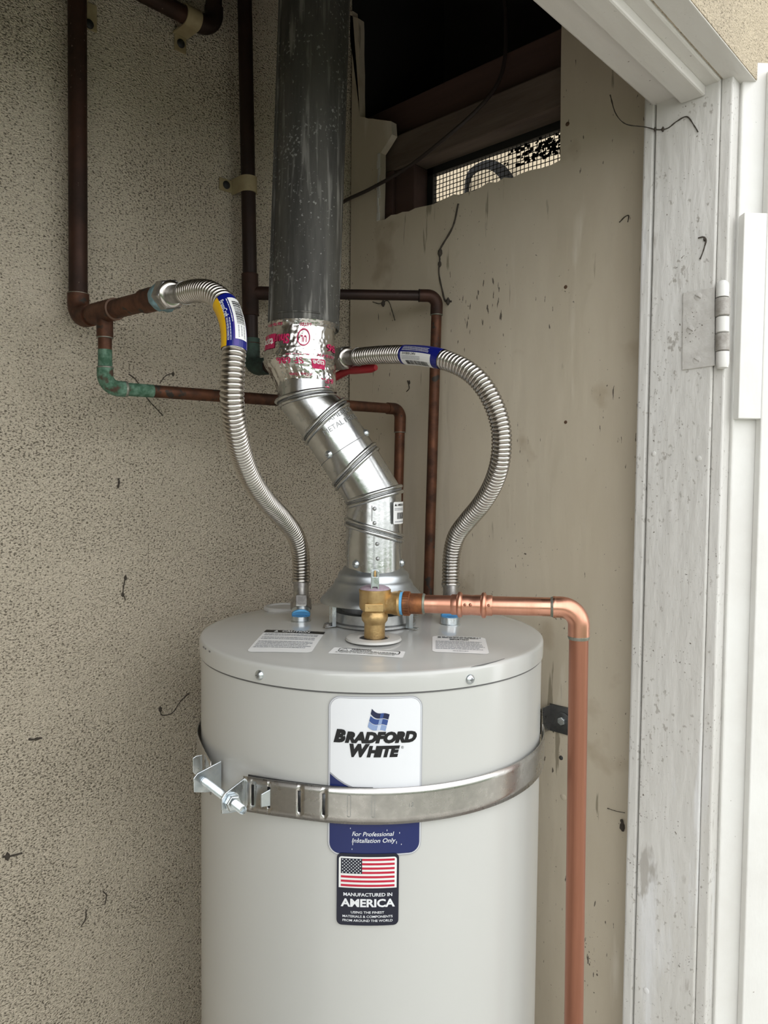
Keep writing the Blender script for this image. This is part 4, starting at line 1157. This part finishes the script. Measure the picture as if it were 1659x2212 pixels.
# lower elbow towards the shut-off valve
el = pb_b + pbd * .026
nutB = at(735, 775, 1.112); vd = (nutB - el); vd.normalize()
fitting_ring(onY(543, 742, 1.022), pbd, RC * 1.12, 'copper_old', cb)
part_label(pipe([pb_b - pbd * .022] + bend(el - pbd, el, el + vd, .020, 10) + [el + vd * .04], RC * 1.2, 'elbow', 'black_green', cb), 'blackened green elbow')
pipe([el + vd * .03, nutB - vd * .03], RC, 'stub', 'copper_dark', cb)
bv = thing('shutoff_valve', 'dark shut-off valve with a red lever behind the foil tape', 'valve', nutB - vd * .03)
MB().lathe(nutB - vd * .058, vd, [(.0135, 0), (.0155, .003), (.0155, .014), (.0185, .018), (.0185, .036), (.0160, .040), (.0160, .0475), (.0145, .048)], 24).build('valve_body', 'dark_steel', bv, 45)
vs0 = nutB - vd * .026
MB().lathe(vs0, -UP, [(.009, .010), (.009, .024), (.006, .025), (.006, .030)], 20).build('valve_stem', 'dark_steel', bv, 45)
hA = at(752, 800, 1.11); hB = at(812, 794, 1.07); hd_ = (hB - hA).normalized(); hs = UP.cross(hd_).normalized()
v0 = vs0 - UP * .029
hm = MB().tube([v0 - hd_ * .006, v0 + hd_ * .01, hA, hA.lerp(hB, .3), hA.lerp(hB, .85), hB], [.0055, .006, .0060, .0068, .0068, .004], 14)
hm.build('lever_handle', 'red_handle', bv, 60)

# top horizontal pipe
RD = .0126
h0 = onY(120, -95, 1.018); h1_ = onY(425, 46, 1.018); h2_ = onY(462, 60, 1.018); h3_ = onY(466, -80, 1.018)
h2_ = h1_ + V((1, 0, 0)) * (h2_.x - h1_.x); h0 = V((pa_t.x + .032, h1_.y, h1_.z)); h3_ = V((h2_.x, h2_.y, 2.5))
ct = thing('copper_pipe', 'dark horizontal copper pipe with an upturned elbow near the roof', 'pipe', h1_)
pipe([h0, h1_], RD, 'pipe', 'copper_old', ct)
pipe([h1_ - V((.002, 0, 0))] + bend(h1_, h2_, h3_, .026, 10) + [h2_ + UP * .034], RD * 1.15, 'elbow', 'copper_dark', ct)
pipe([h2_ + UP * .03, h3_], RD, 'pipe', 'copper_dark', ct)

# pipe clamps
def clamp(label, c, d, r, tab_dir, w_=.0125, sh_=0.0):
    """c on pipe axis, d pipe direction, clamp bent over the pipe with a screwed tab"""
    t = thing('pipe_clamp', label, 'clamp', c, 'cream pipe clamps on the stucco wall')
    d = V(d).normalized(); tab = V(tab_dir); tab = (tab - d * tab.dot(d)).normalized(); out = V((0, -1, 0)); out = (out - d * out.dot(d) - tab * out.dot(tab)).normalized()
    ro, ri = r + .0028, r + .0006; prof = []
    wall = (YB - c.y) - .0005
    m = MB(); rows = []
    for k in range(15):
        a = math.pi * k / 14; rows.append((ri, tab * math.cos(a) + out * math.sin(a)))
    rg = []
    for rr_, dv in rows:
        rg.append([c + dv * ri - d * w_, c + dv * ro - d * w_, c + dv * ro + d * w_, c + dv * ri + d * w_])
    first = [p - out * wall * .96 for p in rg[0]]; last = [p - out * wall * .96 for p in rg[-1]]
    m.rings([first] + rg + [last]); m.build('band', 'clamp_cream', t, 50)
    tb_c = c + tab * (ro + .012) - out * (wall - .0022)
    MB().box(tb_c + d * sh_, tab, d, out, .0120, w_ * .8 + abs(sh_), .0016).build('tab', 'clamp_cream', t, bevel=.001)
    sp = c + d * sh_ * 2 + tab * (ro + .012) - out * (wall - .0038)
    o = MB().lathe(sp, out, [(.0065, 0), (.0062, .002), (.004, .0035), (.0001, .004)], 18).build('screw', 'rubber_black', t, 50)
    return t
hx_ = V((1, 0, 0))
clamp('cream clamp around the horizontal pipe near the roof', h1_ - V((.011, 0, 0)), (1, 0, 0), RD, (0, 0, -1))
cc = onY(531, 399, 1.022); cc = pb_t + pbd * (cc - pb_t).dot(pbd)
clamp('cream clamp holding the dark riser beside the grey flue', cc, pbd, RC, (-1, 0, 0))
cc = pa_t.lerp(pa_b, (onY(167, -22, 1.022) - pa_t).length / (pa_b - pa_t).length)
clamp('clamp tab showing right of the far left riser at the top', cc, -UP, RA, (1, 0, 0), .008, .012)

# ================================================================== seismic strap
ZS = uz(828, 1738)[1]; SH = (uz(828, 1700)[1] - uz(828, 1777.5)[1]) / 2
es = thing('seismic_strap', 'galvanised seismic strap clamped round the heater by a long bolt', 'strap', tank_pt(0, TR, ZS - SH))
thA = tank_uv(482, 1660)[0]; thB = tank_uv(549, 1690)[0]
TRS = TR + .0032
def band(name, th0, th1, r, holes=(), z0=None, extra=None):
    """curved strip; holes = list of (theta, half width rad, half height)"""
    us = sorted(set([th0 + (th1 - th0) * i / 90 for i in range(91)] + [h[0] + s_ * h[1] for h in holes for s_ in (-1, 1)]))
    hv = sorted(set([-SH, SH] + [s_ * h[2] for h in holes for s_ in (-1, 1)]))
    m = MB(); idx = {}
    for i, u in enumerate(us):
        rr_ = r + (extra(u) if extra else 0)
        for j, v in enumerate(hv): idx[i, j] = len(m.v); m.v.append(tank_pt(u, rr_, ZS + v))
    for i in range(len(us) - 1):
        for j in range(len(hv) - 1):
            uc = (us[i] + us[i + 1]) / 2; vc_ = (hv[j] + hv[j + 1]) / 2
            if any(abs(uc - h[0]) < h[1] and abs(vc_) < h[2] for h in holes): continue
            m.f.append((idx[i, j], idx[i + 1, j], idx[i + 1, j + 1], idx[i, j + 1]))
    return m.build(name, 'strap_steel', es, 30, solid=.0012)
slots = [(tank_uv(px, 1730)[0], .0075, .0118) for px in (564, 592, 651, 702)]
lift = lambda u: max(0, (thB + .36 - u)) ** 2 * .095
thR = 1.50
fb_ = band('front_band', thB, thR, TRS + .0012, slots, extra=lift)
ib = band('inner_band', thB + .005, thB + .62, TRS - .0014, extra=lambda u: lift(u) * .72); ib.data.materials[0] = MATS['dark_steel']
for px in (755, 806):
    th = tank_uv(px, 1730)[0]; pr_ = []
    def smp(u, v, off, th=th): return tank_pt(th + u / TR, TRS + .0012 + off, ZS + v)
    decal('embossed_slot', band2d(rrect2d(-.0017, -.0118, .0017, .0118, .0016)[0] + [(-.0017, -.009)], .0005), smp, 'galvanised_dull', fb_, .0009, 0)
# small stamped figures
sth = tank_uv(885, 1740)[0]
t = text2d('12', .006, -.006, .2); decal('stamp', flat(t[0], t[1], 0, 0, .15), lambda u, v, o_: tank_pt(sth + u / TR, TRS + .0012 + o_, ZS + v), 'galvanised_dull', fb_, .0009, 0)
# bent tab through the second slot
th = slots[1][0]; d = tdir(th); tt = UP.cross(d).normalized(); tt = tt if tt.dot(R_) > 0 else -tt
tbm = MB().prism([tank_pt(th, TRS + lift(th), ZS) + UP * s_ * .0095 + tt * .001 for s_ in (-1, 1)] + [tank_pt(th, TRS + lift(th) + .010, ZS) - tt * .005 + UP * s_ * k for s_, k in ((1, .006), (-1, .0085))], tt * .0015)
tbm.build('tab', 'zinc', fb_, bevel=.0006)
# rear band round the back
band('rear_band', thA - 1.9, thA, TRS + .0006, [(thA - .13, .012, .011)], extra=lambda u: max(0, u - thA + .35) ** 2 * .10)
# right-hand run to the wall bracket
rb0 = tank_pt(thR, TRS + .0012, ZS)
# lugs: L plates standing out from the jacket
def lug(th, r0, sgn):
    d = tdir(th); tt = UP.cross(d).normalized(); tt = tt if tt.dot(R_) > 0 else -tt
    L_ = .036; hgt = SH * .92
    po = []
    for (a, b) in ((0, -1), (.6, -1), (.98, -.72), (1, .45), (.86, .78), (.0, 1)): po.append(tank_pt(th, r0 + L_ * a, ZS + hgt * b * (1 if a < .5 else .78)))
    MB().prism(po, tt * .0022).build('lug', 'zinc', es, bevel=.0008)
    return tank_pt(th, r0 + L_ * .62, ZS)
bA = lug(thA, TRS, 1); bB = lug(thB, TRS + lift(thB), 1)
bd_ = (bB - bA).normalized()
sh = MB(); L_ = (bB - bA).length
MB().lathe(bA - bd_ * .006, bd_, [(.0040, 0), (.0040, L_ + .033), (.0034, L_ + .034)], 20).build('bolt_core', 'zinc', es, 45)
e1 = perp(bd_); e2 = bd_.cross(e1); hl = []
turns = int((L_ + .030) / .0016)
for i in range(turns * 12):
    a = 2 * math.pi * i / 12; hl.append(bA + bd_ * (.002 + .0016 * i / 12) + (e1 * math.cos(a) + e2 * math.sin(a)) * .0042)
MB().tube(hl, .0006, 4).build('bolt_thread', 'zinc', es, 60)
hexnut(bA - bd_ * .0095, bd_, .0085, .006, 'bolt_head', 'zinc', es)
hexnut(bB + bd_ * .0045, bd_, .0092, .0075, 'nut', 'zinc', es, .4)
MB().lathe(bB + bd_ * .0024, bd_, [(.0100, 0), (.0100, .0018)], 28).build('washer', 'zinc', es, 45)
# end tab of the rear band
d = tdir(thA - .16); tt = UP.cross(d).normalized()
c0 = tank_pt(thA - .17, TRS + .008, ZS + .002)
MB().prism([c0 + UP * .012 - d * .002, c0 - UP * .011 - d * .002, c0 - UP * .011 + d * .007, c0 - UP * .007 + d * .010, c0 + UP * .010 + d * .010, c0 + UP * .012 + d * .006], UP.cross(d) * .0015).build('end_tab', 'zinc', es, bevel=.0005)

# wall bracket right of the heater
wb0 = onX(1217, 1556, XR - .002)
wb = thing('wall_bracket', 'dark steel angle bracket screwed to the board wall behind the copper downpipe', 'bracket', wb0)
MB().abox((XR - .0030, wb0.y - .036, wb0.z - .021), (XR - .0004, wb0.y + .024, wb0.z + .021)).build('plate', 'dark_steel', wb, bevel=.0006)
MB().abox((XR - .034, wb0.y + .0215, wb0.z - .020), (XR - .0030, wb0.y + .0240, wb0.z + .020)).build('arm', 'strap_steel', wb, bevel=.0006)
MB().lathe((XR - .003, wb0.y, wb0.z), (-1, 0, 0), [(.0125, 0), (.0125, .0016), (.0115, .0018)], 28).build('washer', 'dark_steel', wb, 45)
hexnut((XR - .0047, wb0.y, wb0.z), (-1, 0, 0), .0066, .0055, 'bolt', 'zinc', wb)
# strap tail from the heater's side to the arm
tail0 = tank_pt(thR, TRS + .0012, ZS); arm = V((XR - .030, wb0.y + .0210, wb0.z))
tl = MB(); sp_ = spline([tank_pt(thR - .02, TRS + .0013, ZS), tail0, tail0.lerp(arm, .5) , arm], 8)
tl.rings([[p - UP * SH, p + UP * SH] for p in sp_], False, False)
tl.f = [f for f in tl.f]
tl.build('band_tail', 'strap_steel', es, 40, solid=.0012)

# ================================================================== cable and cobwebs
cab = [onX(700, 470, .985), onX(742, 436, .985), onX(800, 408, .985), onX(880, 362, .985), at(960, 300, 1.22), at(1030, 238, 1.19), at(1072, 185, 1.19), at(1090, 130, 1.2), at(1092, 40, 1.22), at(1085, -60, 1.24)]
tag(MB().tube(spline(cab, 12), .0032, 10).build('cable', 'wire_dark', None, 60), 'thin dark cable sagging across the vent opening', 'cable')
def web(label, pts, plane, val, r=.0008, m='web_dark', lump=()):
    fnp = {'x': onX, 'y': onY}[plane]; off = .0012
    P_ = [fnp(px, py, val - off) for px, py in pts]
    sp = spline(P_, 6) if len(P_) > 2 else P_
    rad = [r * (.6 + .8 * abs(noise.noise(p * 160))) for p in sp]
    mm = MB().tube(sp, rad, 6)
    for px, py, rr_ in lump:
        c = fnp(px, py, val - .001); mm.lathe(c - UP * rr_, UP, [(.0003, 0), (rr_ * .55, rr_ * .6), (rr_ * .5, rr_ * 1.3), (.0003, rr_ * 2)], 8)
    tag(mm.build('cobweb', m, None, 60), label, 'cobweb', 'cobwebs and debris on the walls')
web('dirty cobweb strand hanging under the header at the jamb corner', [(1318, 205), (1330, 245), (1352, 268), (1392, 274), (1420, 280), (1442, 277), (1462, 262), (1484, 252), (1500, 272), (1508, 285)], 'x', XJ, .0009, lump=((1415, 279, .003), (1432, 279, .0035)))
web('small hooked cobweb on the white jamb above the hinge', [(1508, 514), (1520, 512), (1525, 520), (1518, 545), (1512, 560)], 'x', XJ, .0011, lump=((1522, 516, .003),))
web('long cobweb trailing down to the copper elbow on the board wall', [(990, 440), (978, 490), (950, 540), (950, 560), (948, 590), (955, 625), (962, 650), (975, 651)], 'x', XR, .0018, lump=((951, 545, .008), (968, 651, .007), (950, 570, .006)))
web('small insect husk left of the hose bend on stucco', [(256, 1033), (257, 1042), (255, 1054)], 'y', YB, .0022)
web('tailed dark debris above the heater on the stucco', [(272, 1242), (268, 1262), (266, 1280), (271, 1296)], 'y', YB, .0011, lump=((271, 1248, .004), (265, 1284, .004)))
web('curled twig of debris beside the heater lid', [(346, 1533), (350, 1545), (372, 1540), (390, 1515), (410, 1496)], 'y', YB, .0010, lump=((346, 1532, .005),))
web('short black smear of dirt at the left edge', [(62, 1597), (75, 1597), (90, 1594)], 'y', YB, .0018)
web('dark tuft low on the stucco at the left edge', [(6, 1850), (20, 1850), (48, 1843)], 'y', YB, .0016, lump=((16, 1850, .006),))
web('thin forked strand below the strap on stucco', [(222, 1925), (230, 1935), (226, 1955)], 'y', YB, .0010)
web('curved strand low on the stucco wall', [(186, 1965), (185, 1985), (176, 2000)], 'y', YB, .0011)
web('straggling web on stucco under the green elbow', [(278, 808), (295, 822), (318, 860), (340, 885), (352, 898)], 'y', YB, .0009)
web('forked web on stucco above the lower pipe', [(376, 806), (358, 812), (345, 828)], 'y', YB, .0010, lump=((374, 808, .004),))
web('web tuft under the upper copper branch on boards', [(805, 652), (820, 656), (838, 650), (848, 675), (853, 692)], 'x', XR, .0009, lump=((828, 655, .007),))
web('loose web between the two copper drops', [(880, 822), (884, 838), (878, 846)], 'x', XR, .0010, lump=((884, 826, .004),))
web('dark clump of dirt at the jamb low down', [(1342, 1770), (1346, 1785), (1345, 1795)], 'x', XR - .002, .0022, lump=((1344, 1785, .007),))
web('fine straight strand beside the jamb low down', [(1312, 1746), (1330, 1752), (1350, 1756)], 'x', XR, .0006)
web('angular web strand near the jamb on boards', [(1338, 480), (1350, 468), (1358, 466), (1356, 480)], 'x', XR, .0010)
